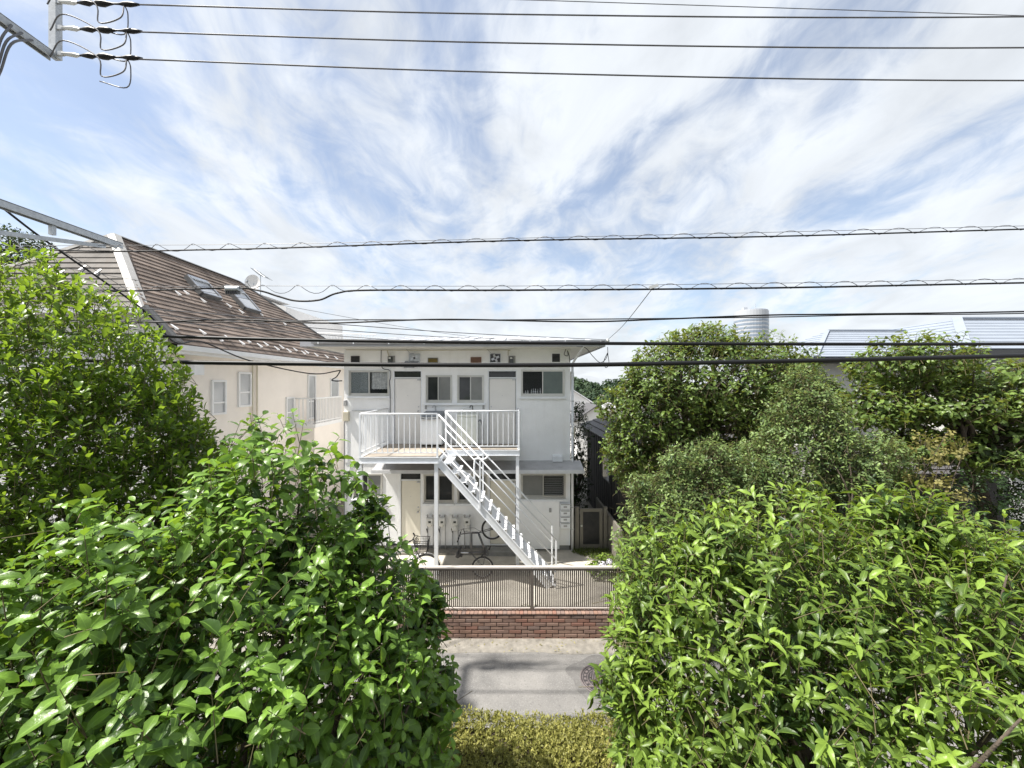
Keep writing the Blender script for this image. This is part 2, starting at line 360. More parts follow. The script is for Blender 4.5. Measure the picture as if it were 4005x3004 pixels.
# ------------------------------------------------------------------ leaf machinery (numpy)
def mesh_np(name, V, tris, quads, attrs, smooth=True):
    me = bpy.data.meshes.new(name)
    me.vertices.add(len(V)); me.vertices.foreach_set('co', V.astype(np.float32).ravel())
    nt, nq = len(tris), len(quads); me.loops.add(nt * 3 + nq * 4); me.polygons.add(nt + nq)
    li = np.concatenate([tris.ravel(), quads.ravel()]).astype(np.int32) if nq else tris.ravel().astype(np.int32)
    me.loops.foreach_set('vertex_index', li)
    st = np.concatenate([np.arange(nt) * 3, nt * 3 + np.arange(nq) * 4]).astype(np.int32)
    me.polygons.foreach_set('loop_start', st)
    me.update(calc_edges=True); me.validate()
    for k, a in attrs.items():
        at = me.attributes.new(k, 'FLOAT', 'POINT'); at.data.foreach_set('value', a.astype(np.float32))
    if smooth: me.shade_smooth()
    return me

STA = {'camellia': ((0.22, 0.62), (0.50, 1.0), (0.80, 0.62)), 'olive': ((0.25, 0.72), (0.52, 1.0), (0.80, 0.55)),
       'obovate': ((0.30, 0.60), (0.62, 1.0), (0.86, 0.70)), 'oval': ((0.22, 0.75), (0.5, 1.0), (0.8, 0.66))}
def nrm(a): return a / np.maximum(np.linalg.norm(a, axis=1, keepdims=True), 1e-9)
def leaf_geo(P, D, Nn, Ln, Wd, prof, droop, tint):
    k = len(P); droop = droop * np.random.RandomState(k).uniform(0.3, 1.8, k) if k > 1 else np.array([droop]); Bn = np.cross(Nn, D); V = np.zeros((k, 11, 3)); A = np.zeros((k, 11))
    V[:, 0] = P
    for i, (t, w) in enumerate(STA[prof]):
        mid = P + D * (Ln * t)[:, None] - Nn * (droop * Ln * t * t)[:, None]
        V[:, 1 + i * 3] = mid - Bn * (Wd * w / 2)[:, None] + Nn * (Wd * w * 0.13)[:, None]
        V[:, 2 + i * 3] = mid
        V[:, 3 + i * 3] = mid + Bn * (Wd * w / 2)[:, None] + Nn * (Wd * w * 0.13)[:, None]
        A[:, 1 + i * 3] = 1; A[:, 3 + i * 3] = 1
    V[:, 10] = P + D * (Ln * (1 - 0.25 * droop))[:, None] - Nn * (droop * 1.15 * Ln)[:, None]
    T = np.array([(0, 2, 1), (0, 3, 2), (7, 8, 10), (8, 9, 10)]); Q = np.array([(1, 2, 5, 4), (2, 3, 6, 5), (4, 5, 8, 7), (5, 6, 9, 8)])
    off = (np.arange(k) * 11)[:, None, None]
    return V.reshape(-1, 3), (T[None] + off).reshape(-1, 3), (Q[None] + off).reshape(-1, 4), np.repeat(tint, 11), A.ravel()
def leaf_geo_small(P, D, Nn, Ln, Wd, tint):
    k = len(P); Bn = np.cross(Nn, D); V = np.zeros((k, 4, 3)); mid = P + D * (Ln * 0.5)[:, None] + Nn * (Wd * 0.12)[:, None]
    V[:, 0] = P; V[:, 1] = mid - Bn * (Wd / 2)[:, None]; V[:, 2] = P + D * Ln[:, None] - Nn * (0.1 * Ln)[:, None]; V[:, 3] = mid + Bn * (Wd / 2)[:, None]
    T = np.array([(0, 2, 1), (0, 3, 2)]); off = (np.arange(k) * 4)[:, None, None]
    A = np.tile(np.array([0.5, 1, 0.5, 1]), k)
    return V.reshape(-1, 3), (T[None] + off).reshape(-1, 3), np.zeros((0, 4), int), np.repeat(tint, 4), A

def lump(d, seed):
    r = np.random.RandomState(seed); o = np.zeros(len(d))
    for f, a in ((2.3, 0.55), (4.1, 0.3), (7.5, 0.15)):
        for _ in range(3):
            w = r.normal(size=3); w *= f / np.linalg.norm(w); o += a / 1.7 * np.sin(d @ w + r.rand() * 6.28)
    return o

def shoots(blobs, n, rng, inner=0.35, rough=0.10, seed=1):
    area = np.array([(b[1][0] * b[1][1] + b[1][1] * b[1][2] + b[1][0] * b[1][2]) for b in blobs]); area /= area.sum()
    PP, OO, RR = [], [], []
    for bi, (c, r) in enumerate(blobs):
        k = max(1, int(n * area[bi])); d = nrm(rng.normal(size=(k, 3))); c = np.array(c); r = np.array(r)
        rad = np.where(rng.rand(k) < inner, rng.uniform(0.45, 0.86, k), rng.uniform(0.86, 1.03, k))
        f = rad * (1 + rough * lump(d, seed + bi))
        P = c + d * r * f[:, None]; O = nrm(d / r); keep = np.ones(k, bool)
        for bj, (c2, r2) in enumerate(blobs):
            if bj != bi: keep &= (np.linalg.norm((P - np.array(c2)) / np.array(r2), axis=1) > 0.72)
        PP.append(P[keep]); OO.append(O[keep]); RR.append(rad[keep])
    return np.concatenate(PP), np.concatenate(OO), np.concatenate(RR)

def leaves_on_shoots(P, O, R, rng, per, L, W, up=0.6, spread=(80, 35), slen=0.10, jit=0.35, opposite=False, light=0.5):
    n = len(P); ax = nrm(O * (1 - up) + np.array([0, 0, 1.0]) * up + rng.normal(size=(n, 3)) * jit)
    a = nrm(np.cross(ax, nrm(rng.normal(size=(n, 3))))); b = np.cross(ax, a)
    out = []
    ph0 = rng.uniform(0, 6.28, n); young = np.clip(rng.normal(light, 0.22, n), 0, 1)
    for i in range(per):
        t = i / max(1, per - 1)
        ang = (ph0 + (i * math.pi if False else i * 2.4)) if not opposite else (ph0 + (i % 2) * math.pi + (i // 2) * math.pi / 2)
        ang = ang + rng.normal(size=n) * 0.2
        th = np.radians(spread[0] + (spread[1] - spread[0]) * t) + rng.normal(size=n) * 0.14
        rad = a * np.cos(ang)[:, None] + b * np.sin(ang)[:, None]
        D = nrm(ax * np.cos(th)[:, None] + rad * np.sin(th)[:, None])
        Nn = nrm(ax - D * np.sum(ax * D, axis=1)[:, None] + np.array([0, 0, 0.35]) + rng.normal(size=(n, 3)) * 0.12)
        Nn = nrm(Nn - D * np.sum(Nn * D, axis=1)[:, None])
        base = P - ax * (slen * (1 - t))[:, None] if isinstance(slen, np.ndarray) else P - ax * (slen * (1 - t))
        s = rng.uniform(0.55, 1.2, n) * (1.0 - 0.30 * t)
        tint = np.clip(young * (0.45 + 0.7 * t) * np.clip((R - 0.62) * 3.4, 0.08, 1.0) + rng.normal(size=n) * 0.10, 0, 1)  # deeper leaves tinted dark: mature green plus painted shade inside the crown
        out.append((base, D, Nn, L * s, W * s * rng.uniform(0.85, 1.15, n), tint))
    return [np.concatenate([o[k] for o in out]) for k in range(6)], ax

def in_view_score(P):
    y = np.maximum(P[:, 1], 0.05); u = P[:, 0] / y; v = (P[:, 2] - EYE) / y
    ok = (P[:, 1] > 0.3) & (np.abs(u) < 1.33) & (np.abs(v) < 1.0)
    return ok, np.linalg.norm(P - np.array([0, 0, EYE]), axis=1)

def leaf_objects(parent, prof, data, idx, matn, droop, name='leaf'):
    # the leaves that show largest, each an object; eight shared meshes
    P, D, Nn, Ln, Wd, tint = data; var = []
    for q in range(8):
        k1 = np.zeros((1, 3)); V, T, Q, ti, ac = leaf_geo(k1, np.array([[1.0, 0, 0]]), np.array([[0, 0, 1.0]]), np.array([1.0]), np.array([1.0]), prof, droop * (0.6 + 0.12 * q), np.array([q / 7.0]))
        me = mesh_np('leaf', V, T, Q, {'tint': ti, 'across': ac}); me.materials.append(MATS[matn]); var.append(me)
    o0 = WL[parent]
    for i in idx:
        o = bpy.data.objects.new(name, var[int(round(float(tint[i]) * 7))]); C.objects.link(o); o.parent = parent
        d = Vector(D[i]); n = Vector(Nn[i]); b = n.cross(d)
        M = Matrix(((d.x * Ln[i], b.x * Wd[i], n.x * Ln[i], P[i][0] - o0.x), (d.y * Ln[i], b.y * Wd[i], n.y * Ln[i], P[i][1] - o0.y), (d.z * Ln[i], b.z * Wd[i], n.z * Ln[i], P[i][2] - o0.z), (0, 0, 0, 1)))
        o.matrix_basis = M

def crown(parent, blobs, n, per, L, W, prof, matn, seed, droop=0.25, up=0.6, spread=(80, 35), slen=0.1, inner=0.35, rough=0.10, opposite=False,
          light=0.5, singles=300, small=False, twigs=None, clip=None, jit=0.35, cname='crown'):
    rng = np.random.RandomState(seed)
    P, O, R = shoots(blobs, n, rng, inner, rough, seed)
    if clip is not None: k = clip(P); P, O, R = P[k], O[k], R[k]
    data, ax = leaves_on_shoots(P, O, R, rng, per, L, W, up, spread, slen, jit, opposite, light)
    Rr = np.tile(R, per); Pl = data[0]; idx = np.zeros(0, int)
    if singles:
        ok, dist = in_view_score(Pl)
        tocam = nrm(np.array([0, 0, EYE]) - Pl); Oo = np.tile(O, (per, 1))
        face = np.sum(tocam * Oo, axis=1)
        ok &= (Rr > 0.9) & (face > 0.25)
        score = np.where(ok, data[3] * data[4] / dist ** 2 * (0.3 + np.abs(np.sum(data[2] * tocam, axis=1))), 0)
        idx = np.argsort(-score)[:singles]; idx = idx[score[idx] > 0]
    rest = np.ones(len(Pl), bool); rest[idx] = False
    sel = [d[rest] for d in data]
    if small: V, T, Q, ti, ac = leaf_geo_small(*sel)
    else: V, T, Q, ti, ac = leaf_geo(sel[0], sel[1], sel[2], sel[3], sel[4], prof, droop, sel[5])
    o0 = np.array(WL[parent]); me = mesh_np(cname, V - o0, T, Q, {'tint': ti, 'across': ac}); me.materials.append(MATS[matn])
    co = bpy.data.objects.new(cname, me); C.objects.link(co); co.parent = parent; co['kind'] = 'stuff'; WL[co] = WL[parent]
    if len(idx): leaf_objects(co, prof, data, idx, matn, droop)
    if twigs:
        k = len(P); A0 = P - ax * (slen * 1.9) + rng.normal(size=(k, 3)) * slen * 0.25; A1 = P + ax * 0.005
        u = nrm(np.cross(ax, np.array([0.3, 0.9, 0.2]))); w = np.cross(ax, u); V = np.zeros((k, 6, 3))
        for j in range(3):
            d = u * math.cos(j * 2.094) + w * math.sin(j * 2.094); V[:, j] = A0 + d * twigs; V[:, 3 + j] = A1 + d * twigs * 0.5
        Q = np.array([(0, 1, 4, 3), (1, 2, 5, 4), (2, 0, 3, 5)])[None] + (np.arange(k) * 6)[:, None, None]
        me = mesh_np('twigs', V.reshape(-1, 3) - o0, np.zeros((0, 3), int), Q.reshape(-1, 4), {}); me.materials.append(MATS['twig'])
        t = bpy.data.objects.new('twigs', me); C.objects.link(t); t.parent = parent; t['kind'] = 'stuff'
    return P, co

def limbs(parent, base, fork, targets, r0, rng, n=7, m='bark', name='trunk', bend=0.18):
    mb = MB(); base = Vector(base); fork = Vector(fork)
    mid = (base + fork) / 2 + Vector((rng.normal() * bend, rng.normal() * bend * 0.5, 0))
    pts = smooth_path([base, mid, fork], 5); mb.tube(pts, [r0 * (1.15 - 0.35 * i / (len(pts) - 1)) for i in range(len(pts))], n)
    for t in targets:
        t = Vector(t); q = (fork * 0.55 + t * 0.45) + Vector((rng.normal() * 0.12, rng.normal() * 0.12, rng.normal() * 0.06 - 0.05)) * (t - fork).length
        pts = smooth_path([fork - Vector((0, 0, 0.05)), q, t], 5); mb.tube(pts, [max(0.004, r0 * 0.55 * (1 - 0.9 * i / (len(pts) - 1))) for i in range(len(pts))], 5)
    return mb.build(name, m, parent, smooth=True)

# ------------------------------------------------------------------ the setting: ground, road, yard
def sheet(name, x0, x1, y0, y1, z, m, nx=1, ny=1, f=None):
    xs = np.linspace(x0, x1, nx + 1); ys = np.linspace(y0, y1, ny + 1); mb = MB()
    vs = [(x, y, z + (f(x, y) if f else 0)) for y in ys for x in xs]
    fs = [(j * (nx + 1) + i, j * (nx + 1) + i + 1, (j + 1) * (nx + 1) + i + 1, (j + 1) * (nx + 1) + i) for j in range(ny) for i in range(nx)]
    mb.add(vs, fs); return tag(mb.build(name, m), kind='structure')
def terrain():
    xs = [-1500, -500, -150, -60, -30, -15, 0, 15, 30, 60, 150, 500, 1500]; ys = [-80, -10, 0, 3, 8, 14, 20, 24, 28, 32, 36, 40, 48, 60, 90, 150, 300, 700, 1600]
    def z(y): t = min(1, max(0, (y - 20) / 25)); return -0.06 - 5.5 * t * t * (3 - 2 * t)
    mb = MB(); nx = len(xs)
    mb.add([(x, y, z(y)) for y in ys for x in xs], [(j * nx + i, j * nx + i + 1, (j + 1) * nx + i + 1, (j + 1) * nx + i) for j in range(len(ys) - 1) for i in range(nx - 1)])
    tag(mb.build('ground', 'earth', smooth=True), kind='structure')
terrain()
sheet('garden_soil', -14, 14, -6, 4.08, 0.0, 'soil', 30, 20, lambda x, y: 0.03 * math.sin(x * 2.1) * math.cos(y * 3.3))
sheet('road', -45, 45, 4.10, 6.72, 0.004, 'asphalt')
sheet('yard', -9.0, 3.4, 7.12, 10.80, 0.0, 'yard')
tag(B(-45, 45, 4.02, 4.12, -0.04, 0.11).build('kerb', 'plinth'), kind='structure')
def gutter():
    rng = random.Random(3); mb = MB(); x = -16.0; pts = []
    while x < 16: pts.append(x); x += 0.12
    def zz(x): return 0.012 + 0.012 * max(0, math.sin(x * 0.9 + 1)) + rng.uniform(-0.004, 0.004)
    vs = []; fs = []
    for x in pts:
        e = rng.uniform(-0.015, 0.015) - (0.035 if x > 0.62 else 0); vs += [(x, 6.655 + e, 0.006), (x, 6.68 + e, zz(x)), (x, 6.80, zz(x) + 0.012), (x, 6.99, 0.035)]
    for i in range(len(pts) - 1):
        for j in range(3): a = i * 4 + j; fs.append((a, a + 4, a + 5, a + 1)[::-1])
    mb.add(vs, fs); tag(mb.build('gutter_strip', 'gutter', smooth=True), kind='structure')
gutter()
def manhole():
    c = Vector((1.38, 6.05, 0.0)); t = thing('manhole_cover', 'round patterned iron manhole cover set in the grey road', 'manhole', c)
    mb = MB(); mb.tube([c + Vector((0, 0, 0.005)), c + Vector((0, 0, 0.014))], 0.318, 48); mb.build('plate', 'iron_cover', t)
    mb = MB(); mb.torus(c + Vector((0, 0, 0.012)), (0, 0, 1), 0.322, 0.012, 64, 6); mb.build('frame', 'iron_worn', t, smooth=True)
    mb = MB(); mb.torus(c + Vector((0, 0, 0.014)), (0, 0, 1), 0.290, 0.007, 48, 5); mb.torus(c + Vector((0, 0, 0.014)), (0, 0, 1), 0.215, 0.007, 48, 5)
    for k in range(20):
        a = k * math.pi / 10; d = Vector((math.cos(a), math.sin(a), 0)); e = Vector((-d.y, d.x, 0))
        p = c + d * 0.253 + Vector((0, 0, 0.017)); mb.bar(p - e * 0.022, p + e * 0.022, 0.035, 0.008)
    for q in range(4):
        a = q * math.pi / 2 + 0.5; d = Vector((math.cos(a), math.sin(a), 0)); e = Vector((-d.y, d.x, 0)); dd = (d + e).normalized() if q % 2 else (d - e).normalized()
        mb.bar(c + d * 0.02 + Vector((0, 0, 0.017)), c + d * 0.20 + Vector((0, 0, 0.017)), 0.014, 0.008)
        f = Vector((-dd.y, dd.x, 0))
        for k in range(1, 6):
            o = c + (d * math.cos(0.785) + e * math.sin(0.785)) * 0.034 * k + Vector((0, 0, 0.017)); w = 0.035 + 0.1 * math.sin(math.pi * k / 6.2)
            mb.bar(o - f * w * 0.8, o + f * w * 0.8, 0.010, 0.008)
    mb.build('raised_pattern', 'iron_worn', t)
    n = 40; vs = [c + Vector((0.03 + (0.52 + 0.05 * math.sin(3 * a) + 0.04 * math.sin(7 * a + 1)) * math.cos(a), 0.02 + (0.50 + 0.04 * math.sin(5 * a)) * math.sin(a), 0.0085)) for a in [2 * math.pi * k / n for k in range(n)]]
    m2 = MB(); m2.add(vs, [tuple(range(n))]); tag(m2.build('road_patch', 'asphalt_patch'), kind='structure')
manhole()

# ------------------------------------------------------------------ brick wall and slatted fence along the road
def brick_wall():
    x0, x1 = -3.25, 3.25; y0, y1 = 6.98, 7.10; t = thing('brick_wall', 'low red brick wall with header capping below the brown slatted fence', 'wall', (0, 7.05, 0))
    B(x0, x1, y0 + 0.026, y1, -0.1, 0.425).build('mortar_core', 'mortar', t)
    rng = random.Random(7); L, H, px, pz = 0.207, 0.0525, 0.2205, 0.0655; z = 0.012
    def bm(b, w):
        m = MB().bbox(-w / 2, w / 2, -0.05, 0.05, -H / 2, H / 2, 0.004).mesh('brick', (0, 0, 0)); m.materials.append(MATS['brick%d' % b]); return m
    full = [bm(b, L) for b in range(5)]
    for r in range(7):
        off = 0.0 if r % 2 else px / 2; n = int((x1 - x0) / px)
        for k in range(n):
            x = x0 + px / 2 + off + k * px
            if x + L / 2 > x1: continue
            b = rng.choice([0, 0, 1, 1, 2, 2, 3, 4]); z = -0.005 + H / 2 + r * pz + 0.0
            piece('brick', full[b], t, (x + rng.uniform(-0.0015, 0.0015), y0 + 0.05 + rng.uniform(-0.003, 0.002), z + rng.uniform(-0.001, 0.001)))
    cap = []
    for b in range(5):
        m = MB().bbox(-0.033, 0.033, -0.078, 0.06, -0.011, 0.011, 0.004).mesh('cap_brick', (0, 0, 0)); m.materials.append(MATS['brick%d' % b]); cap.append(m)
    B(x0, x1, y0 + 0.004, y1 + 0.02, 0.426, 0.464).build('cap_mortar', 'mortar', t)
    n = int((x1 - x0) / 0.0735)
    for k in range(n):
        piece('cap_brick', cap[rng.choice([0, 1, 2, 3, 4])], t, (x0 + 0.037 + k * 0.0735, 7.052 + rng.uniform(-0.002, 0.002), 0.470 + rng.uniform(-0.001, 0.001)))
brick_wall()

def slat_fence():
    x0, x1, y = -3.25, 3.25, 7.075; zb, zt = 0.52, 1.262
    t = thing('slatted_fence', 'brown metal fence of thin vertical slats standing on the brick wall', 'fence', (0, y, 0.49))
    sl = MB().box(-0.0128, 0.0128, -0.009, 0.009, -(zt - zb) / 2 + 0.02, (zt - zb) / 2 - 0.025).mesh('slat', (0, 0, 0)); sl.materials.append(MATS['fence_brown'])
    posts = [-3.2, -1.545, 0.36, 2.26]; p = 0.0368; x = x0 + 0.03
    while x < x1 - 0.02:
        if min(abs(x - q) for q in posts) > 0.038: piece('slat', sl, t, (x, y, (zb + zt) / 2))
        x += p
    for q in posts: B(q - 0.03, q + 0.03, y - 0.022, y + 0.03, 0.47, zt - 0.005).build('post', 'fence_brown', t)
    for a, b in zip([x0] + posts[1:], posts[1:] + [x1]):
        MB().bbox(a + 0.001, b - 0.001, y - 0.030, y + 0.03, zt - 0.026, zt + 0.012, 0.006).build('top_rail', 'fence_cap', t)
        B(a + 0.003, b - 0.003, y - 0.018, y + 0.018, zt - 0.060, zt - 0.0265).build('upper_rail', 'fence_brown', t)
        MB().bbox(a + 0.033, b - 0.033, y - 0.020, y + 0.02, zb - 0.01, zb + 0.022, 0.005).build('bottom_rail', 'fence_cap', t)
slat_fence()

# ------------------------------------------------------------------ apartment building
FY = 10.76                                   # plane of the facade
def fx(x): return x / 287.6 - 4.913
def fz(y): return 6.312 - y / 287.6
def gx(x): return x / 333.0 - 3.514
def gz(y): return 2.466 - y / 333.0
def wall_open(mb, x0, x1, z0, z1, y, ops, depth):
    xs = sorted(set([x0, x1] + [v for o in ops for v in o[:2]])); zs = sorted(set([z0, z1] + [v for o in ops for v in o[2:4]]))
    for i in range(len(xs) - 1):
        for j in range(len(zs) - 1):
            cx, cz = (xs[i] + xs[i + 1]) / 2, (zs[j] + zs[j + 1]) / 2
            if any(o[0] < cx < o[1] and o[2] < cz < o[3] for o in ops): continue
            mb.add([(xs[i], y, zs[j]), (xs[i + 1], y, zs[j]), (xs[i + 1], y, zs[j + 1]), (xs[i], y, zs[j + 1])], [(0, 1, 2, 3)])
    for a, b, c, d in ops:
        k = [(a, c), (b, c), (b, d), (a, d)]
        for i in range(4):
            p, q = k[i], k[(i + 1) % 4]; mb.add([(p[0], y, p[1]), (q[0], y, q[1]), (q[0], y + depth, q[1]), (p[0], y + depth, p[1])], [(0, 1, 2, 3)])
def frame_rect(mb, a, b, c, d, y0, y1, w, wb=None):
    wb = wb or w
    mb.box(a, a + w, y0, y1, c, d); mb.box(b - w, b, y0, y1, c, d); mb.box(a + w, b - w, y0 + 0.001, y1, d - w, d); mb.box(a + w, b - w, y0 + 0.001, y1, c, c + wb)
def window(parent, a, b, c, d, y, panes, split=0.5, sill=True, fm='aluminium', sillx=(0.03, 0.03), trim=True, curtain=None):
    mb = MB(); frame_rect(mb, a, b, c, d, y - 0.025, y + 0.07, 0.028, 0.035)
    w = mb.build('window', fm, parent); m = a + (b - a) * split
    for k, (p, q, yy) in enumerate(((a + 0.028, m + 0.014, y + 0.035), (m - 0.014, b - 0.028, y + 0.008))):
        sb = MB(); frame_rect(sb, p, q, c + 0.035, d - 0.028, yy, yy + 0.024, 0.026, 0.045); sb.build('sash', fm, w)
        B(p + 0.024, q - 0.024, yy + 0.010, yy + 0.014, c + 0.078, d - 0.052).build('pane', panes[k], w)
    if sill:
        MB().bbox(a - sillx[0], b + sillx[1], y - 0.085, y + 0.02, c - 0.062, c - 0.001, 0.006).build('sill', 'white_steel', w)
    return w
def door(parent, a, b, c, d, y, knob_right, leaf_m, transom=True, tz=None):
    mb = MB(); frame_rect(mb, a, b, c, d, y - 0.02, y + 0.08, 0.03, 0.012)
    if transom: mb.box(a + 0.03, b - 0.03, y - 0.014, y + 0.07, tz - 0.012, tz + 0.022)
    dr = mb.build('door', 'white_steel', parent)
    top = (tz - 0.014) if transom else d - 0.032
    MB().bbox(a + 0.041, b - 0.041, y + 0.012, y + 0.05, c + 0.022, top - 0.008, 0.005).build('door_leaf', leaf_m, dr)
    if transom: B(a + 0.031, b - 0.031, y + 0.03, y + 0.036, tz + 0.023, d - 0.031).build('transom_pane', 'pane_dark', dr)
    kx = b - 0.095 if knob_right else a + 0.095; kz = c + (d - c) * 0.452
    MB().tube([(kx, y + 0.004, kz), (kx, y - 0.03, kz), (kx, y - 0.035, kz), (kx, y - 0.07, kz)], [0.013, 0.013, 0.028, 0.024], 12).build('knob', 'steel', dr, smooth=True)
    MB().cyl((kx, y + 0.004, kz + 0.12), (kx, y - 0.012, kz + 0.12), 0.018, n=12).build('lock', 'steel', dr)
    sx = b - 0.10 if knob_right else b - 0.10
    B(sx - 0.03, sx + 0.055, y - 0.03, y + 0.003, top - 0.05, top - 0.02).build('door_closer', 'steel', dr)
    MB().cyl(((a + b) / 2, y + 0.005, c + (d - c) * 0.66), ((a + b) / 2, y - 0.003, c + (d - c) * 0.66), 0.009, n=8).build('peephole', 'steel', dr)
    return dr

XL, XR = fx(92), fx(1872)
apt = thing('apartment_building', 'two storey white apartment block with flat metal roof and outside stair', 'building', (-1.5, FY, 0))
U_ops = dict(w1=(fx(128), fx(448), fz(602), fz(398)), d1=(fx(478), fx(705), fz(985), fz(398)), w2=(fx(735), fx(942), fz(655), fz(437)), w3=(fx(982), fx(1192), fz(655), fz(437)),
             d2=(fx(1222), fx(1452), fz(985), fz(398)), w4=(fx(1483), fx(1827), fz(605), fz(393)))
G_ops = dict(d1=(gx(145), gx(345), gz(775), gz(105)), w1=(gx(365), gx(640), gz(392), gz(130)), w2=(gx(670), gx(945), gz(392), gz(130)), d2=(gx(958), gx(1215), gz(775), gz(105)), w3=(gx(1252), gx(1660), gz(352), gz(125)),
             w0=(-4.35, -3.55, gz(352), gz(125)))
def apartment():
    mb = MB(); wall_open(mb, XL, XR, 2.40, 5.52, FY, list(U_ops.values()), 0.12)
    mb.add([(XL, FY, 2.4), (XL, 18, 2.4), (XL, 18, 5.52), (XL, FY, 5.52)], [(0, 1, 2, 3)][::-1]); mb.add([(XR, FY, 2.4), (XR, 18, 2.4), (XR, 18, 5.52), (XR, FY, 5.52)], [(0, 1, 2, 3)])
    mb.add([(XL, 18, 0), (XR, 18, 0), (XR, 18, 5.52), (XL, 18, 5.52)], [(0, 1, 2, 3)])
    mb.build('upper_wall', 'facade', apt)
    mb = MB(); wall_open(mb, XL, XR, 0.13, 2.40, FY + 0.02, list(G_ops.values()), 0.12)
    mb.add([(XL, FY + 0.02, 0.13), (XL, 18, 0.13), (XL, 18, 2.4), (XL, FY + 0.02, 2.4)], [(0, 1, 2, 3)]); mb.add([(XR, FY + 0.02, 0.13), (XR, 18, 0.13), (XR, 18, 2.4), (XR, FY + 0.02, 2.4)], [(0, 1, 2, 3)])
    mb.build('lower_wall', 'facade', apt)
    B(XL + 0.03, XR - 0.03, FY + 0.045, 18, -0.1, 0.13).build('plinth', 'plinth', apt)
    rm = MB()
    for z0, z1 in ((2.5, 5.4), (0.15, 2.35)):
        rm.add([(XL + .1, FY + 0.9, z0), (XR - .1, FY + 0.9, z0), (XR - .1, FY + 0.9, z1), (XL + .1, FY + 0.9, z1)], [(0, 1, 2, 3)])
        rm.add([(XL + .1, FY + 0.13, z1), (XR - .1, FY + 0.13, z1), (XR - .1, FY + 0.9, z1), (XL + .1, FY + 0.9, z1)], [(0, 1, 2, 3)])
        rm.add([(XL + .1, FY + 0.13, z0), (XR - .1, FY + 0.13, z0), (XR - .1, FY + 0.9, z0), (XL + .1, FY + 0.9, z0)], [(0, 1, 2, 3)])
    rm.build('room_interior', 'room', apt)
    # roof: soffit, fascia, gutter, low hipped metal sheet with seams
    ex0, ex1, ey0, ey1 = -5.22, 2.30, 9.70, 18.7
    B(ex0 + 0.03, ex1 - 0.03, ey0 + 0.03, ey1, 5.50, 5.53).build('soffit', 'soffit', apt)
    rf = MB(); c = [Vector((ex0, ey0, 5.60)), Vector((ex1, ey0, 5.60)), Vector((ex1, ey1, 5.60)), Vector((ex0, ey1, 5.60))]; r0 = Vector((ex0 + 1.9, 14, 6.22)); r1 = Vector((ex1 - 1.9, 14, 6.22))
    rf.add([c[0], c[1], r1, r0], [(0, 1, 2, 3)]); rf.add([c[1], c[2], r1], [(0, 1, 2)]); rf.add([c[2], c[3], r0, r1], [(0, 1, 2, 3)]); rf.add([c[3], c[0], r0], [(0, 1, 2)])
    roof = rf.build('roof', 'metal_roof_white', apt)
    x = ex0 + 0.5
    sm = None
    for k in range(17):
        x = ex0 + 0.3 + k * 0.43; top = 14.0
        if x < r0.x: top = ey0 + (x - ex0) / (r0.x - ex0) * 4.3
        if x > r1.x: top = ey0 + (ex1 - x) / (ex1 - r1.x) * 4.3
        zt = 5.60 + (top - ey0) / 4.3 * 0.62
        MB().bar((x, ey0, 5.617), (x, top, zt + 0.017), 0.03, 0.036).build('standing_seam', 'metal_roof_white', roof)
    fa = MB(); fa.box(ex0, ex1, ey0 - 0.012, ey0 + 0.028, 5.475, 5.598); fa.box(ex0 - 0.012, ex0 + 0.028, ey0 + 0.03, ey1, 5.475, 5.598); fa.box(ex1 - 0.028, ex1 + 0.012, ey0 + 0.03, ey1, 5.475, 5.598)
    fa.build('fascia', 'gutter_grey', apt)
    g = MB(); prof = [(0.0, 0.035), (-0.005, -0.01), (-0.03, -0.04), (-0.07, -0.04), (-0.095, -0.01), (-0.1, 0.04)]
    vs = []; fs = []
    for xx in (ex0 + 0.32, ex1 - 0.02):
        vs += [(xx, ey0 - 0.014 + p[0], 5.575 + p[1]) for p in prof]
    fs = [(i, i + 1, i + 7, i + 6) for i in range(5)] + [(0, 1, 2, 3, 4, 5), (11, 10, 9, 8, 7, 6)]
    g.add(vs, fs); g.build('gutter', 'gutter_grey', apt)
    gp = MB().box(-0.012, 0.012, -0.008, 0.008, -0.05, 0.05).mesh('gutter_bracket', (0, 0, 0)); gp.materials.append(MATS['white_steel'])
    for k in range(9): piece('gutter_bracket', gp, apt, (ex0 + 0.5 + k * 0.86, ey0 - 0.124, 5.573))
    # pent roof between the storeys
    px0 = -3.62
    pv = [Vector((px0, FY - 0.001, 2.46)), Vector((XR + 0.27, FY - 0.001, 2.46)), Vector((XR + 0.27, FY - 0.62, 2.325)), Vector((px0, FY - 0.62, 2.325))]
    MB().prism(pv, (0, 0, -1), 0.02).build('pent_roof', 'pent_roof', apt)
    MB().box(px0 - 0.002, XR + 0.272, FY - 0.645, FY - 0.621, 2.245, 2.335).build('pent_fascia', 'metal_roof_white', apt)
    B(px0 + 0.02, XR + 0.25, FY - 0.62, FY + 0.015, 2.25, 2.262).build('pent_soffit', 'soffit', apt)
    # windows and doors
    o = U_ops
    w = window(apt, *o['w1'], FY, ('glass_tinted', 'glass_clear'), 0.5); cu = MB(); a, b, c0, d = o['w1']
    def drape(x0, x1, z0, z1, y, amp, n=40):
        m = MB(); vs = []; 
        for i in range(n + 1):
            x = x0 + (x1 - x0) * i / n; yy = y + amp * math.sin(i * 1.3) + amp * 0.5 * math.sin(i * 0.47 + 1); vs += [(x, yy, z0 + 0.006 * math.sin(i * 0.9)), (x, yy, z1)]
        m.add(vs, [(2 * i, 2 * i + 2, 2 * i + 3, 2 * i + 1) for i in range(n)]); return m
    drape((a + b) / 2 + 0.04, b - 0.05, c0 + 0.19, d - 0.06, FY + 0.10, 0.012).build('curtain', 'curtain', w, smooth=True)
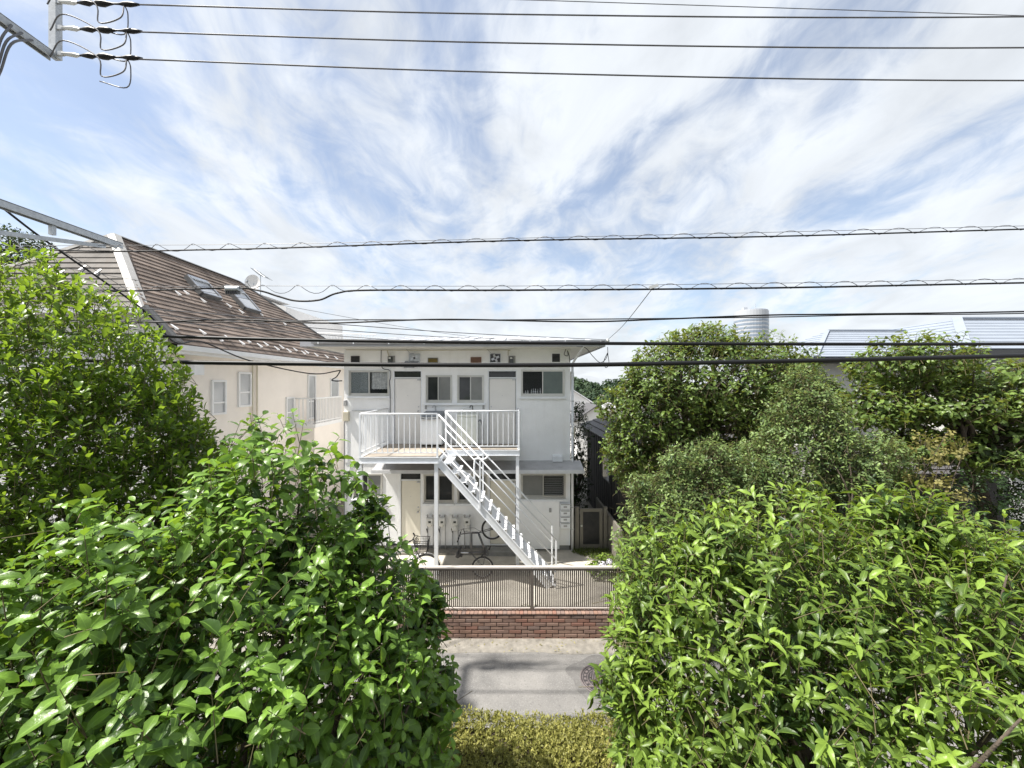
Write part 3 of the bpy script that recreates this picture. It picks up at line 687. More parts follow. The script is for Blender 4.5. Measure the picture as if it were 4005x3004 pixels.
    drape((a + b) / 2 - 0.28, (a + b) / 2 - 0.03, c0 + 0.19, d - 0.06, FY + 0.12, 0.010, 24).build('curtain', 'curtain', w, smooth=True)
    door(apt, *o['d1'], FY + 0.02, True, 'door_white', True, fz(460)); door(apt, *o['d2'], FY + 0.02, False, 'door_white', True, fz(460))
    window(apt, *o['w2'], FY, ('pane_dark', 'pane_frosted'), 0.47, sillx=(0.04, 0.135)); window(apt, *o['w3'], FY, ('pane_dark', 'pane_frosted'), 0.5, sillx=(0.0, 0.05))
    window(apt, *o['w4'], FY, ('glass_clear', 'pane_green'), 0.5)
    g = G_ops
    door(apt, *g['d1'], FY + 0.04, True, 'door_cream', True, gz(185)); door(apt, *g['d2'], FY + 0.04, False, 'door_cream', True, gz(185))
    window(apt, *g['w1'], FY + 0.02, ('pane_dark', 'pane_dark'), 0.5); window(apt, *g['w2'], FY + 0.02, ('pane_dark', 'pane_frosted'), 0.5); window(apt, *g['w0'], FY + 0.02, ('pane_dark', 'pane_frosted'), 0.5)
    w = window(apt, *g['w3'], FY + 0.02, ('pane_frosted', 'glass_clear'), 0.5); a, b, c0, d = g['w3']
    for k in range(9):
        z = c0 + 0.09 + k * 0.062; MB().bar(((a + b) / 2 + 0.03, FY + 0.10, z), (b - 0.04, FY + 0.10, z), 0.05, 0.004, up=(0, -0.6, 0.8)).build('blind_slat', 'blind', w)
    # raised panel added for the differently lit wall by the mailboxes, door steps
    MB().bbox(gx(1212), gx(1600), FY - 0.07, FY + 0.019, gz(800), gz(368), 0.006).build('lit_wall_patch', 'facade', apt)
    B(gx(945), gx(1215), FY - 0.36, FY + 0.04, -0.02, 0.10).build('door_step', 'plinth', apt)
    B(-4.5, gx(940), FY - 0.30, FY + 0.044, -0.02, 0.055).build('porch_slab', 'gutter', apt)
    # downpipes
    dx = fx(1886)
    MB().tube([(dx, FY - 0.05, fz(375)), (dx, FY - 0.05, 0.02)], 0.034, 10).build('downpipe', 'white_steel', apt, smooth=True)
    MB().tube(smooth_path([(dx + 0.13, 9.72, 5.5), (dx + 0.10, 9.95, 5.40), (dx + 0.01, FY - 0.08, 5.12), (dx, FY - 0.05, fz(375))], 5), 0.03, 8).build('downpipe_elbow', 'white_steel', apt, smooth=True)
    for z in (fz(440), fz(640), fz(890), fz(1080), 1.2, 0.6): B(dx - 0.04, dx + 0.04, FY - 0.09, FY, z - 0.012, z + 0.012).build('pipe_clip', 'steel', apt)
    MB().tube([(fx(98), FY - 0.03, fz(800)), (fx(98), FY - 0.03, 0.1)], 0.012, 6).build('conduit', 'grey_cable', apt)
    MB().tube(smooth_path([(fx(108), FY - 0.02, fz(238)), (fx(330), FY - 0.02, fz(240)), (fx(700), FY - 0.02, fz(243)), (fx(1000), FY - 0.02, fz(240)), (fx(1372), FY - 0.02, fz(240)), (fx(1382), FY - 0.02, fz(248)), (fx(1382), FY - 0.02, fz(285))], 4), 0.009, 6).build('conduit', 'box_beige', apt)
    MB().tube(smooth_path([(fx(388), FY - 0.03, fz(240)), (fx(386), FY - 0.03, fz(300)), (fx(388), FY - 0.03, fz(345)), (fx(400), FY - 0.03, fz(385)), (fx(455), FY - 0.03, fz(400)), (fx(462), FY - 0.04, fz(455)), (fx(452), FY - 0.03, fz(490)), (fx(458), FY - 0.03, fz(560)), (fx(458), FY - 0.03, fz(740))], 4), 0.010, 6).build('conduit', 'grey_cable', apt)
    MB().tube(smooth_path([(fx(435), FY - 0.03, fz(245)), (fx(440), FY - 0.04, fz(262)), (fx(448), FY - 0.04, fz(290))], 4), 0.012, 6).build('conduit', 'box_beige', apt)
    MB().tube(smooth_path([(fx(1835), FY - 0.03, fz(235)), (fx(1822), FY - 0.05, fz(275)), (fx(1850), FY - 0.06, fz(285)), (fx(1848), FY - 0.04, fz(245)), (fx(1862), FY - 0.04, fz(290)), (fx(1868), FY - 0.03, fz(335))], 6), 0.009, 6).build('cable_loop', 'black_cable', apt)
    B(fx(155), fx(380), FY - 0.03, FY, fz(718), fz(713)).build('towel_rail', 'steel', apt)
apartment()

# fittings on the facade
def vent_box(name, label, cat, a, b, c, d, fm, bm, slats, y=FY, proud=0.04, group=None):
    t = thing(name, label, cat, ((a + b) / 2, y, c), group); mb = MB(); frame_rect(mb, a, b, c, d, y - proud, y, 0.014); mb.build('frame', fm, t)
    B(a + 0.013, b - 0.013, y - 0.012, y, c + 0.013, d - 0.013).build('backing', 'dark_metal', t)
    for k in range(slats):
        z = c + 0.02 + (d - c - 0.04) * (k + 0.5) / slats
        MB().bar((a + 0.014, y - proud * 0.55, z), (b - 0.014, y - proud * 0.55, z), (d - c) / slats * 0.75, 0.004, up=(0, -0.75, 0.66)).build('louvre', bm, t)
vent_box('wall_vent', 'small black louvred vent high above the curtained window', 'vent', fx(150), fx(215), fz(337), fz(287), 'dark_metal', 'dark_metal', 3)
vent_box('wall_vent', 'ochre louvred vent above the left of the paired windows', 'vent', fx(752), fx(833), fz(342), fz(300), 'meter_grey', 'ochre_vent', 3)
vent_box('wall_vent', 'brown louvred vent above the right of the paired windows', 'vent', fx(1088), fx(1172), fz(340), fz(295), 'brown_vent', 'brown_vent', 4)
vent_box('wall_vent', 'white framed dark louvred vent above the window with bottles', 'vent', fx(1723), fx(1793), fz(338), fz(265), 'white_steel', 'dark_metal', 5)
def fan_box(label, x, open_):
    a, b, c, d = fx(x - 43), fx(x + 43), fz(340), fz(268); t = thing('extractor_fan', label, 'fan', (fx(x), FY, c))
    mb = MB(); frame_rect(mb, a, b, c, d, FY - 0.06, FY, 0.012); mb.build('frame', 'steel', t)
    B(a + 0.01, b - 0.01, FY - 0.01, FY, c + 0.01, d - 0.01).build('backing', 'dark_metal' if open_ else 'steel', t)
    cx, cz = (a + b) / 2, (c + d) / 2
    MB().cyl((cx, FY - 0.05, cz), (cx, FY - 0.012, cz), 0.03, n=12).build('motor', 'dark_metal', t)
    for k in range(4):
        an = k * math.pi / 2 + 0.4; p = Vector((cx, FY - 0.035, cz)); q = p + Vector((math.cos(an), 0, math.sin(an))) * 0.11
        MB().bar(p, q, 0.06, 0.006, up=(0.3, -1, 0.2)).build('blade', 'steel', t)
    MB().tube(smooth_path([(a - 0.10, FY - 0.01, d + 0.16), (a + 0.02, FY - 0.05, d + 0.02), (cx, FY - 0.07, d)], 4), 0.004, 4).build('stay_wire', 'grey_cable', t)
fan_box('dull steel kitchen fan hood above the left white door', 648, False)
fan_box('shiny steel extractor fan with open blades above the right white door', 1282, True)
hd = MB(); a, b = fx(560), fx(690); hd.add([(a, FY, fz(362)), (b, FY, fz(362)), (b - 0.04, FY - 0.0, fz(326)), (a + 0.04, FY, fz(326)), (a, FY - 0.14, fz(362)), (b, FY - 0.14, fz(362)), (b - 0.06, FY - 0.05, fz(330)), (a + 0.06, FY - 0.05, fz(330))], [(4, 5, 6, 7), (7, 6, 2, 3), (0, 4, 7, 3), (5, 1, 2, 6), (0, 1, 5, 4)])
hd.box(fx(565), fx(645), FY - 0.05, FY - 0.001, fz(378), fz(366)); tag(hd.build('vent_cowl', 'cover_grey'), 'small grey sloping cowl under the dull steel fan', 'cowl')
def power_meter(label, x):
    t = thing('power_meter', label, 'meter', (fx(x), FY, fz(375))); a, b = fx(x - 28), fx(x + 28)
    B(a, b, FY - 0.03, FY, fz(372), fz(285)).build('back_board', 'meter_grey', t)
    MB().bbox(a + 0.03, b - 0.055, FY - 0.12, FY - 0.03, fz(345), fz(292), 0.012).build('meter_case', 'lcd', t)
    B(a + 0.05, b - 0.085, FY - 0.124, FY - 0.12, fz(311), fz(298)).build('dial', 'meter_white', t)
    MB().tube([((a + b) / 2, FY - 0.06, fz(345)), ((a + b) / 2, FY - 0.06, fz(370))], 0.02, 6).build('terminal', 'meter_grey', t)
power_meter('electricity meter on a grey board left of the dull steel fan', 466); power_meter('electricity meter on a grey board right of the shiny steel fan', 1412)
def wallbox(name, label, cat, a, b, c, d, m, y=FY, t=0.06): tag(MB().bbox(a, b, y - t, y - 0.0005, c, d, 0.008).build(name, m), label, cat)
wallbox('junction_box', 'small grey junction box on the left corner of the white facade', 'box', fx(93), fx(118), fz(678), fz(635), 'meter_grey')
wallbox('switch_box', 'beige electrical box below the small grey box on the facade corner', 'box', fx(94), fx(137), fz(796), fz(723), 'box_beige', t=0.1)
wallbox('doorbell', 'small grey doorbell beside the left white door under the sill', 'doorbell', fx(728), fx(743), fz(704), fz(672), 'meter_grey', t=0.02)
wallbox('doorbell', 'small grey doorbell beside the right white door under the sill', 'doorbell', fx(1181), fx(1197), fz(704), fz(672), 'meter_grey', t=0.02)
wallbox('doorbell', 'small grey doorbell on the lit wall patch beside the mailboxes', 'doorbell', gx(1505), gx(1527), gz(466), gz(428), 'meter_grey', y=FY - 0.07, t=0.02)
def tap(label, x, m):
    t = thing('water_tap', label, 'tap', (fx(x), FY, fz(745)))
    MB().tube(smooth_path([(fx(x + 8), FY - 0.03, fz(740)), (fx(x + 8), FY - 0.03, fz(690)), (fx(x + 2), FY - 0.05, fz(674)), (fx(x - 8), FY - 0.07, fz(678)), (fx(x - 12), FY - 0.07, fz(692))], 5), 0.011, 6).build('spout', m, t, smooth=True)
    MB().cyl((fx(x + 8), FY - 0.03, fz(712)), (fx(x + 8), FY, fz(712)), 0.014, n=8).build('wall_flange', 'steel', t)
tap('black curved tap above the cream washing machine', 1096, 'bike_black'); tap('steel tap above the covered washing machine', 805, 'steel')
def exhaust_hood():
    a, b, c, d = fx(1730), fx(1806), fz(1140), fz(1063); t = thing('exhaust_hood', 'white square exhaust hood low on the right of the upper wall', 'vent', ((a + b) / 2, FY, c))
    mb = MB(); mb.add([(a, FY, d), (b, FY, d), (b, FY - 0.13, d - 0.02), (a, FY - 0.13, d - 0.02), (a, FY, c), (b, FY, c), (b, FY - 0.13, c + 0.10), (a, FY - 0.13, c + 0.10)], [(0, 1, 2, 3), (3, 2, 6, 7), (0, 3, 7, 4), (1, 5, 6, 2)])
    mb.build('shell', 'white_steel', t); B(a + 0.01, b - 0.01, FY - 0.02, FY - 0.001, c + 0.005, c + 0.12).build('opening', 'dark_metal', t)
exhaust_hood()
def ac_side():
    x0 = XR + 0.005; t = thing('wall_unit', 'beige ribbed metal unit on the side wall behind the downpipe', 'box', (x0, 11.6, 3.9))
    B(x0, x0 + 0.32, 12.2, 12.9, fz(580) + 0.06, fz(430) + 0.12).build('case', 'ac_beige', t)
    for k in range(8): B(x0 + 0.02 + k * 0.037, x0 + 0.035 + k * 0.037, 12.185, 12.2, fz(580) + 0.10, fz(430) + 0.08).build('rib', 'ac_beige', t)
ac_side()
wallbox('side_meter_box', 'beige box low on the side wall by the downpipe', 'box', XR + 0.08, XR + 0.16, fz(935), fz(850), 'box_beige', y=FY + 0.3, t=0.16)
# bottles on the window sill inside
rng = random.Random(5)
for k, (x, h) in enumerate(((1497, .075), (1520, .06), (1538, .07), (1567, .09), (1582, .10), (1599, .10), (1617, .09), (1637, .11))):
    c0 = U_ops['w4'][2] + 0.08; xx = fx(x); w = 0.017 + 0.004 * (k % 3)
    o = MB().tube([(xx, FY + 0.085, c0), (xx, FY + 0.085, c0 + h * 0.55), (xx, FY + 0.085, c0 + h * 0.8), (xx, FY + 0.085, c0 + h * 1.35)], [w, w * 0.95, w * 0.45, w * 0.4], 10).build('bottle', 'appliance', smooth=True)
    tag(o, 'small pale bottle standing on the inside sill of the green window', 'bottle', 'bottles on the window sill')

# ------------------------------------------------------------------ outside landing and stair
def staircase():
    t = thing('outside_staircase', 'white steel landing and open stair bolted to the front of the apartment block', 'staircase', (-1.2, 9.2, 0))
    M = 'white_steel'; dz = 2.92; xl, xm, xr = -3.38, -1.66, 0.165; yf, yr = 8.75, 9.70
    B(xl + 0.03, xm - 0.0, yf + 0.03, FY - 0.02, dz - 0.035, dz).build('deck', 'deck', t); B(xm + 0.002, xr - 0.03, yr + 0.03, FY - 0.02, dz - 0.035, dz).build('deck', 'deck', t)
    def beam(p, q, h=0.14):
        p = Vector(p); q = Vector(q); mb = MB(); mb.bar(p - Vector((0, 0, h / 2)), q - Vector((0, 0, h / 2)), 0.012, h); mb.bar(p - Vector((0, 0, 0.006)), q - Vector((0, 0, 0.006)), 0.06, 0.012); mb.bar(p - Vector((0, 0, h - 0.006)), q - Vector((0, 0, h - 0.006)), 0.06, 0.012); mb.build('beam', M, t)
    beam((xl - 0.02, yf, dz + 0.005), (xm + 0.03, yf, dz + 0.005)); beam((xm + 0.04, yr, dz + 0.005), (xr + 0.02, yr, dz + 0.005)); beam((xl, yf + 0.035, dz + 0.003), (xl, FY - 0.01, dz + 0.003)); beam((xr, yr + 0.035, dz + 0.003), (xr, FY - 0.01, dz + 0.003)); beam((xm, yf + 0.035, dz - 0.04), (xm, FY - 0.01, dz - 0.04), 0.1)
    for x, y in ((xl, yf + 0.04), (xm - 0.03, yf + 0.04), (xr - 0.03, yr + 0.05)):
        B(x - 0.04, x + 0.04, y - 0.04, y + 0.04, 0.0, dz - 0.135).build('column', M, t); B(x - 0.08, x + 0.08, y - 0.08, y + 0.08, 0.0, 0.012).build('base_plate', M, t)
    bal = MB().box(-0.0085, 0.0085, -0.0085, 0.0085, 0, 0.85).mesh('baluster', (0, 0, 0)); bal.materials.append(MATS[M])
    def railing(p, q, n, post0=True, post1=True):
        p = Vector(p); q = Vector(q); zr = Vector((0, 0, 0.955))
        MB().tube([p + zr, q + zr], 0.019, 8).build('top_rail', M, t, smooth=True); MB().bar(p + Vector((0, 0, 0.09)), q + Vector((0, 0, 0.09)), 0.02, 0.022).build('bottom_rail', M, t)
        for k in range(1, n): piece('baluster', bal, t, p.lerp(q, k / n) + Vector((0, 0, 0.10)))
        for e, f in ((p, post0), (q, post1)):
            if f: B(e.x - 0.02, e.x + 0.02, e.y - 0.02, e.y + 0.02, e.z - 0.02, e.z + 0.95).build('post', M, t)
    z = dz + 0.01
    railing((xl, yf, z), (xm, yf, z), 14); railing((xl, yf + 0.04, z), (xl, FY - 0.04, z), 16, False, True); railing((xm + 0.03, yr, z), (xr, yr, z), 14); railing((xr, yr + 0.04, z), (xr, FY - 0.04, z), 8, False, True)
    # stair: two stringers, 14 treads
    sy0, sy1 = yf + 0.02, yr - 0.05; n = 14; x0, x1, z0, z1 = xm + 0.04, 0.90, dz, 0.0
    sl = (z1 - z0) / (x1 - x0)
    for yy in (sy0, sy1):
        for off, w, h in ((0, 0.012, 0.17), (0.079, 0.055, 0.012), (-0.079, 0.055, 0.012)):
            MB().bar((x0, yy, z0 - 0.12 + off * 1.36), (x1 - 0.05, yy, z1 + 0.02 + off * 1.36), w, h).build('stringer' if off == 0 else 'stringer_flange', M, t)
    tr = MB(); tr.box(-0.075, 0.11, sy0 + 0.01, sy1 - 0.01, -0.004, 0.004); tr.box(0.102, 0.11, sy0 + 0.01, sy1 - 0.01, -0.045, -0.004)
    tm = tr.mesh('tread', (0, 0, 0)); tm.materials.append(MATS[M])
    for k in range(n):
        f = (k + 0.75) / n; piece('tread', tm, t, (x0 + (x1 - x0) * f, 0, z0 + (z1 - z0) * f))
    for yy in (yf - 0.0, yr - 0.035):
        for hgt, r in ((0.955, 0.019), (0.52, 0.014), (0.22, 0.014)):
            MB().tube([(x0 - 0.02, yy, z0 + hgt), (x1 + 0.08, yy, z1 + hgt + 0.13)], r, 7).build('stair_rail', M, t, smooth=True)
        for f in (0.36, 1.0):
            x = x0 + (x1 - x0) * f + (0.08 if f == 1 else 0); zz = z0 + (z1 - z0) * f + (0.1 if f == 1 else 0)
            B(x - 0.017, x + 0.017, yy - 0.017, yy + 0.017, max(0.0, zz - 0.1), zz + 0.97).build('stair_post', M, t)
    # curved hand-hold loops at the head of the stair
    MB().tube(smooth_path([(-0.92, yr - 0.05, 2.05), (-0.92, yr - 0.05, 2.62), (-0.86, yr - 0.05, 2.72), (-0.72, yr - 0.05, 2.70), (-0.62, yr - 0.05, 2.74), (-0.58, yr - 0.05, 2.80)], 6), 0.022, 8).build('grab_rail', M, t, smooth=True)
    MB().tube(smooth_path([(-1.35, yf + 0.1, 2.36), (-1.30, yf + 0.1, 2.55), (-1.22, yf + 0.1, 2.60), (-1.05, yf + 0.1, 2.56), (-0.80, yf + 0.1, 2.36)], 6), 0.02, 8).build('grab_rail', M, t, smooth=True)
staircase()

# ------------------------------------------------------------------ washing machines on the landing
def washer(label, x0, x1, y0, y1, h, m, covered):
    z = 2.93; t = thing('washing_machine', label, 'washing machine', ((x0 + x1) / 2, (y0 + y1) / 2, z))
    for a in (x0 + 0.05, x1 - 0.05):
        for b in (y0 + 0.06, y1 - 0.06): MB().cyl((a, b, z), (a, b, z + 0.05), 0.022, n=8).build('foot', 'rubber', t)
    MB().bbox(x0, x1, y0, y1, z + 0.05, z + h - 0.09, 0.02).build('cabinet', m, t)
    MB().bbox(x0 + 0.004, x1 - 0.004, y0 - 0.008, y1, z + h - 0.088, z + h - 0.02, 0.012).build('control_panel', 'cover_grey' if covered else m, t)
    mb = MB(); mb.add([(x0 + 0.01, y0 + 0.02, z + h - 0.019), (x1 - 0.01, y0 + 0.02, z + h - 0.019), (x1 - 0.02, y1 - 0.12, z + h + 0.03), (x0 + 0.02, y1 - 0.12, z + h + 0.03), (x0 + 0.02, y1, z + h + 0.05), (x1 - 0.02, y1, z + h + 0.05), (x0 + 0.02, y1, z + h - 0.019), (x1 - 0.02, y1, z + h - 0.019)],
                      [(0, 1, 2, 3), (3, 2, 5, 4), (0, 3, 4, 6), (1, 7, 5, 2), (4, 5, 7, 6), (0, 6, 7, 1)]); mb.build('lid', 'cover_grey' if covered else m, t)
    if covered:
        for k in range(3): MB().tube(smooth_path([(x0 - 0.01, y0 - 0.03, z + h - 0.06 - k * 0.035), (x0 + 0.15, y0 - 0.035, z + h - 0.09 - k * 0.03), (x1 - 0.15, y0 - 0.035, z + h - 0.075 - k * 0.035), (x1 + 0.02, y0 - 0.03, z + h - 0.05 - k * 0.03)], 5), 0.009, 5).build('hose_loop', 'meter_white' if k != 1 else 'dark_metal', t, smooth=True)
    else:
        MB().tube(smooth_path([(x0 + 0.10, y1 - 0.1, z + h + 0.03), (x0 + 0.14, y1 - 0.1, z + h + 0.09), (x0 + 0.26, y1 - 0.08, z + h + 0.08), (x0 + 0.36, y1 - 0.03, z + h + 0.05)], 5), 0.012, 6).build('inlet_hose', 'meter_white', t, smooth=True)
        MB().tube(smooth_path([(x1 - 0.02, y1 - 0.1, z + 0.6), (x1 + 0.06, y1 - 0.12, z + 0.65), (x1 + 0.11, y1 - 0.1, z + 0.45), (x1 + 0.11, y1 - 0.1, z + 0.12)], 5), 0.02, 7).build('drain_hose', 'cover_grey', t, smooth=True)
washer('bluish white washing machine with grey lid and hanging hoses on the landing', -2.36, -1.81, 10.16, 10.66, 0.84, 'appliance', True)
washer('cream washing machine beside the right white door on the landing', -1.42, -0.90, 10.16, 10.66, 0.86, 'appliance_cream', False)

# ------------------------------------------------------------------ gas meters, mailboxes, gate
def gas_meter(x, low, which, grp):
    t = thing('gas_meter', which, 'gas meter', (x, FY, 0.1), grp); y = FY + 0.02; zt = gz(500)
    for s, r in ((-0.075, 0.016), (0.075, 0.014)):
        MB().tube(smooth_path([(x + s, y - 0.05, 0.03), (x + s, y - 0.05, zt - 0.25), (x + s * 0.9, y - 0.07, zt - 0.05), (x + s * 0.9, y - 0.10, zt + 0.02)], 4), r, 7).build('pipe', 'meter_grey', t, smooth=True)
    MB().bbox(x - 0.085, x + 0.085, y - 0.17, y - 0.05, gz(575), gz(512), 0.02).build('upper_case', 'meter_white', t)
    MB().tube([(x, y - 0.16, gz(575) + 0.02), (x, y - 0.05, gz(575) + 0.02)], 0.075, 14).build('bellows', 'meter_white', t, smooth=True)
    if low: MB().bbox(x - 0.075, x + 0.075, y - 0.17, y - 0.05, gz(630), gz(580), 0.03).build('lower_case', 'meter_white', t)
    B(x - 0.035, x + 0.035, y - 0.176, y - 0.17, gz(556), gz(538)).build('display', 'lcd', t)
    for s in (-1, 1): MB().tube([(x + s * 0.07, y - 0.10, zt - 0.02), (x + s * 0.07, y - 0.10, zt + 0.035)], 0.022, 8).build('union_nut', 'meter_grey', t, smooth=True); MB().cyl((x + s * 0.07, y - 0.10, zt + 0.02), (x + s * 0.115, y - 0.10, zt + 0.02), 0.012, n=6).build('valve', 'steel', t)
    MB().bar((x - 0.07, y - 0.09, gz(650)), (x - 0.10, y - 0.09, gz(615)), 0.035, 0.02).build('shutoff_lever', 'dark_metal', t)
for k, x in enumerate((430, 540, 655, 765)): gas_meter(gx(x), k > 1, ('short gas meter on the wall next to the cream door', 'short gas meter second from the cream door', 'long gas meter with lower case, third from the cream door', 'long gas meter with lower case, furthest from the cream door')[k], 'gas meters on the wall')
for k in range(4):
    z = gz(612) + k * 0.172; a, b = gx(1606), gx(1697); y = FY + 0.02
    t = thing('mailbox', ('lowest', 'second lowest', 'second highest', 'topmost')[k] + ' white steel mailbox of the stack beside the corner downpipe', 'mailbox', ((a + b) / 2, y, z), 'mailboxes stacked on the wall')
    MB().bbox(a, b, y - 0.12, y, z, z + 0.145, 0.008).build('case', 'white_steel', t)
    B(a - 0.004, b + 0.004, y - 0.128, y, z + 0.146, z + 0.158).build('hood', 'white_steel', t); B(a + 0.02, b - 0.02, y - 0.122, y - 0.119, z + 0.128, z + 0.142).build('slot', 'dark_metal', t)
    B(a + 0.09, b - 0.09, y - 0.123, y - 0.119, z + 0.05, z + 0.095).build('name_card', 'meter_grey', t)
def gate():
    y = 10.85; x0, x1 = 1.74, 2.62; t = thing('side_gate', 'taupe metal gate with dark slatted centre panel beside the apartment block', 'gate', ((x0 + x1) / 2, y, 0))
    for a in (x0 + 0.05, x1 - 0.05): B(a - 0.05, a + 0.05, y - 0.05, y + 0.05, -0.05, 1.17).build('post', 'gate_taupe', t)
    mb = MB(); frame_rect(mb, x0 + 0.13, x1 - 0.13, 0.04, 1.12, y - 0.03, y + 0.02, 0.085, 0.10); leaf = mb.build('leaf_frame', 'gate_taupe', t)
    B(x0 + 0.21, x1 - 0.21, y + 0.002, y + 0.01, 0.13, 1.05).build('backing', 'dark_metal', leaf)
    sl = MB().box(-0.005, 0.005, -0.008, 0.008, 0, 0.90).mesh('slat', (0, 0, 0)); sl.materials.append(MATS['dark_metal']); k = x0 + 0.232
    while k < x1 - 0.22: piece('slat', sl, leaf, (k, y - 0.012, 0.14)); k += 0.026
    MB().cyl((x0 + 0.17, y - 0.06, 0.66), (x0 + 0.17, y - 0.03, 0.66), 0.03, n=10).build('handle', 'steel', t)
gate()
tag(B(2.64, 2.70, 9.6, 12.4, -0.05, 0.98).build('boundary_fence', 'gate_taupe'), 'taupe boundary fence running back from the side gate', 'fence')
tag(MB().bbox(2.72, 2.9, 9.0, 9.9, -0.05, 0.42, 0.02).build('block_wall', 'gutter'), 'short pale concrete block wall behind the hydrangea', 'wall')

# ------------------------------------------------------------------ bicycles
def bicycle(name, label, org, ang, wr, wb, bb, seat, saddle, head0, head1, bar, fm, basket=False, flip=1, lean=0.0):
    org = Vector(org); ca, sa = math.cos(ang), math.sin(ang)
    def P(x, z, y=0.0):
        x, z = x * ca - z * sa, x * sa + z * ca; return org + Vector((flip * x, y + lean * z, z))
    t = thing(name, label, 'bicycle', org); ax = Vector((0, 1, 0)); rh, fh = P(0, wr), P(wb, wr)
    for hub in (rh, fh):
        w = MB(); w.torus(hub, ax, wr - 0.02, 0.022, 40, 7); wheel = w.build('wheel', 'rubber', t, smooth=True)
        MB().torus(hub, ax, wr - 0.042, 0.009, 36, 5).build('rim', 'steel', wheel, smooth=True)
        sp = MB()
        for k in range(18):
            a = k * math.pi / 9; d = Vector((math.cos(a), 0, math.sin(a))); s = 0.02 if k % 2 else -0.02
            sp.tube([hub + Vector((0, s, 0)), hub + d * (wr - 0.045)], 0.0016, 3, False)
        sp.build('spokes', 'steel', wheel); MB().cyl(hub - ax * 0.05, hub + ax * 0.05, 0.018, n=8).build('hub', 'dark_metal', wheel)
    fr = MB(); r = 0.021
    bbp, st, hd0, hd1 = P(*bb), P(*seat), P(*head0), P(*head1)
    fr.tube([bbp, st], r, 7); fr.tube([bbp, hd1], r * 1.15, 7); fr.tube([st.lerp(bbp, 0.18), hd0], r * 0.95, 7); fr.tube([hd0, hd1], r * 1.2, 8)
    for s in (-0.05, 0.05): fr.tube([bbp + ax * s * 0.5, rh + ax * s], 0.008, 5); fr.tube([st.lerp(bbp, 0.15) + ax * s * 0.4, rh + ax * s], 0.007, 5)
    fr.build('frame', fm, t, smooth=True)
    fk = MB()
    for s in (-0.05, 0.05): fk.tube([hd1, hd1.lerp(fh, 0.25) + ax * s, fh + ax * s], 0.010, 6)
    fk.build('fork', fm, t, smooth=True)
    sd = P(*saddle); MB().tube([st, sd], 0.013, 7).build('seat_post', 'steel', t)
    d = (P(1, 0) - P(0, 0)).normalized(); n = (P(0, 1) - P(0, 0)).normalized()
    MB().tube([sd - d * 0.12, sd - d * 0.10 + n * 0.02, sd - d * 0.02 + n * 0.02, sd + d * 0.08 + n * 0.01, sd + d * 0.15], [0.03, 0.065, 0.055, 0.025, 0.018], 8).build('saddle', 'bike_black', t, smooth=True)
    b0 = P(*bar); MB().tube([hd0, b0], 0.012, 7).build('stem', 'dark_metal', t)
    hb = MB(); hb.tube(smooth_path([b0 - ax * 0.26 - d * 0.06, b0 - ax * 0.12, b0, b0 + ax * 0.12, b0 + ax * 0.26 - d * 0.06], 3), 0.011, 7); hb.build('handlebar', 'dark_metal', t, smooth=True)
    for s in (-1, 1): MB().tube([b0 + ax * s * 0.17 - d * 0.02, b0 + ax * s * 0.28 - d * 0.07], 0.017, 8).build('grip', 'rubber', t, smooth=True); MB().tube(smooth_path([b0 + ax * s * 0.15, b0 + ax * s * 0.18 + d * 0.05 - n * 0.02, b0 + ax * s * 0.24 + d * 0.05 - n * 0.03], 3), 0.006, 5).build('brake_lever', 'dark_metal', t)
    cr = MB(); cr.torus(bbp + ax * -0.045, ax, 0.075, 0.006, 28, 5); cr.torus(bbp + ax * -0.045, ax, 0.05, 0.006, 20, 4)
    for k in range(5):
        a = k * 1.2566; cr.bar(bbp - ax * 0.045, bbp - ax * 0.045 + Vector((math.cos(a), 0, math.sin(a))) * 0.075, 0.012, 0.005)
    cr.build('chainring', 'dark_metal', t, smooth=True)
    for s, a in ((-0.06, 0.9), (0.06, 0.9 + math.pi)):
        e = bbp + ax * s + Vector((math.cos(a), 0, math.sin(a))) * 0.16; MB().bar(bbp + ax * s, e, 0.012, 0.02).build('crank', 'dark_metal', t)
        MB().bar(e + ax * s * 0.2 - d * 0.035, e + ax * s * 0.2 + d * 0.035, 0.07, 0.022, up=(0, 0, 1)).build('pedal', 'rubber', t)
    MB().tube(smooth_path([b0 - ax * 0.16, b0 - ax * 0.1 + d * 0.12 + n * 0.04, hd0 + d * 0.12, hd1 + d * 0.05, fh.lerp(hd1, 0.6)], 5), 0.004, 4).build('brake_cable', 'black_cable', t)
    if basket:
        c = b0 + d * 0.20 - n * 0.16; bs = MB(); hw, hl, hh = 0.15, 0.15, 0.14
        def Q(u, v, w): k = 0.80 + 0.20 * (w + 1) / 2; return c + d * (u * hl * k) + ax * (v * hw * k) + n * (w * hh)
        for w in (-1, 1): bs.tube([Q(-1, -1, w), Q(1, -1, w), Q(1, 1, w), Q(-1, 1, w), Q(-1, -1, w)], 0.007, 5)
        for k in range(9):
            u = -1 + k / 4
            for a, b in (((u, -1), (u, -1)), ((u, 1), (u, 1)), ((-1, u), (-1, u)), ((1, u), (1, u))): bs.tube([Q(a[0], a[1], -1), Q(b[0], b[1], 1)], 0.003, 4)
            bs.tube([Q(u, -1, -1), Q(u, 1, -1)], 0.003, 4)
        for k in range(6):
            w = -0.7 + k * 0.28; bs.tube([Q(-1, -1, w), Q(1, -1, w), Q(1, 1, w), Q(-1, 1, w), Q(-1, -1, w)], 0.003, 4)
        bs.build('basket', 'bike_black', t)
        MB().torus(fh, ax, wr + 0.02, 0.006, 30, 4).build('mudguard', 'steel', t)
    else: MB().cyl(sd - n * 0.05 - d * 0.03, sd - n * 0.05 - d * 0.08, 0.035, n=12).build('rear_light', 'bike_black', t)
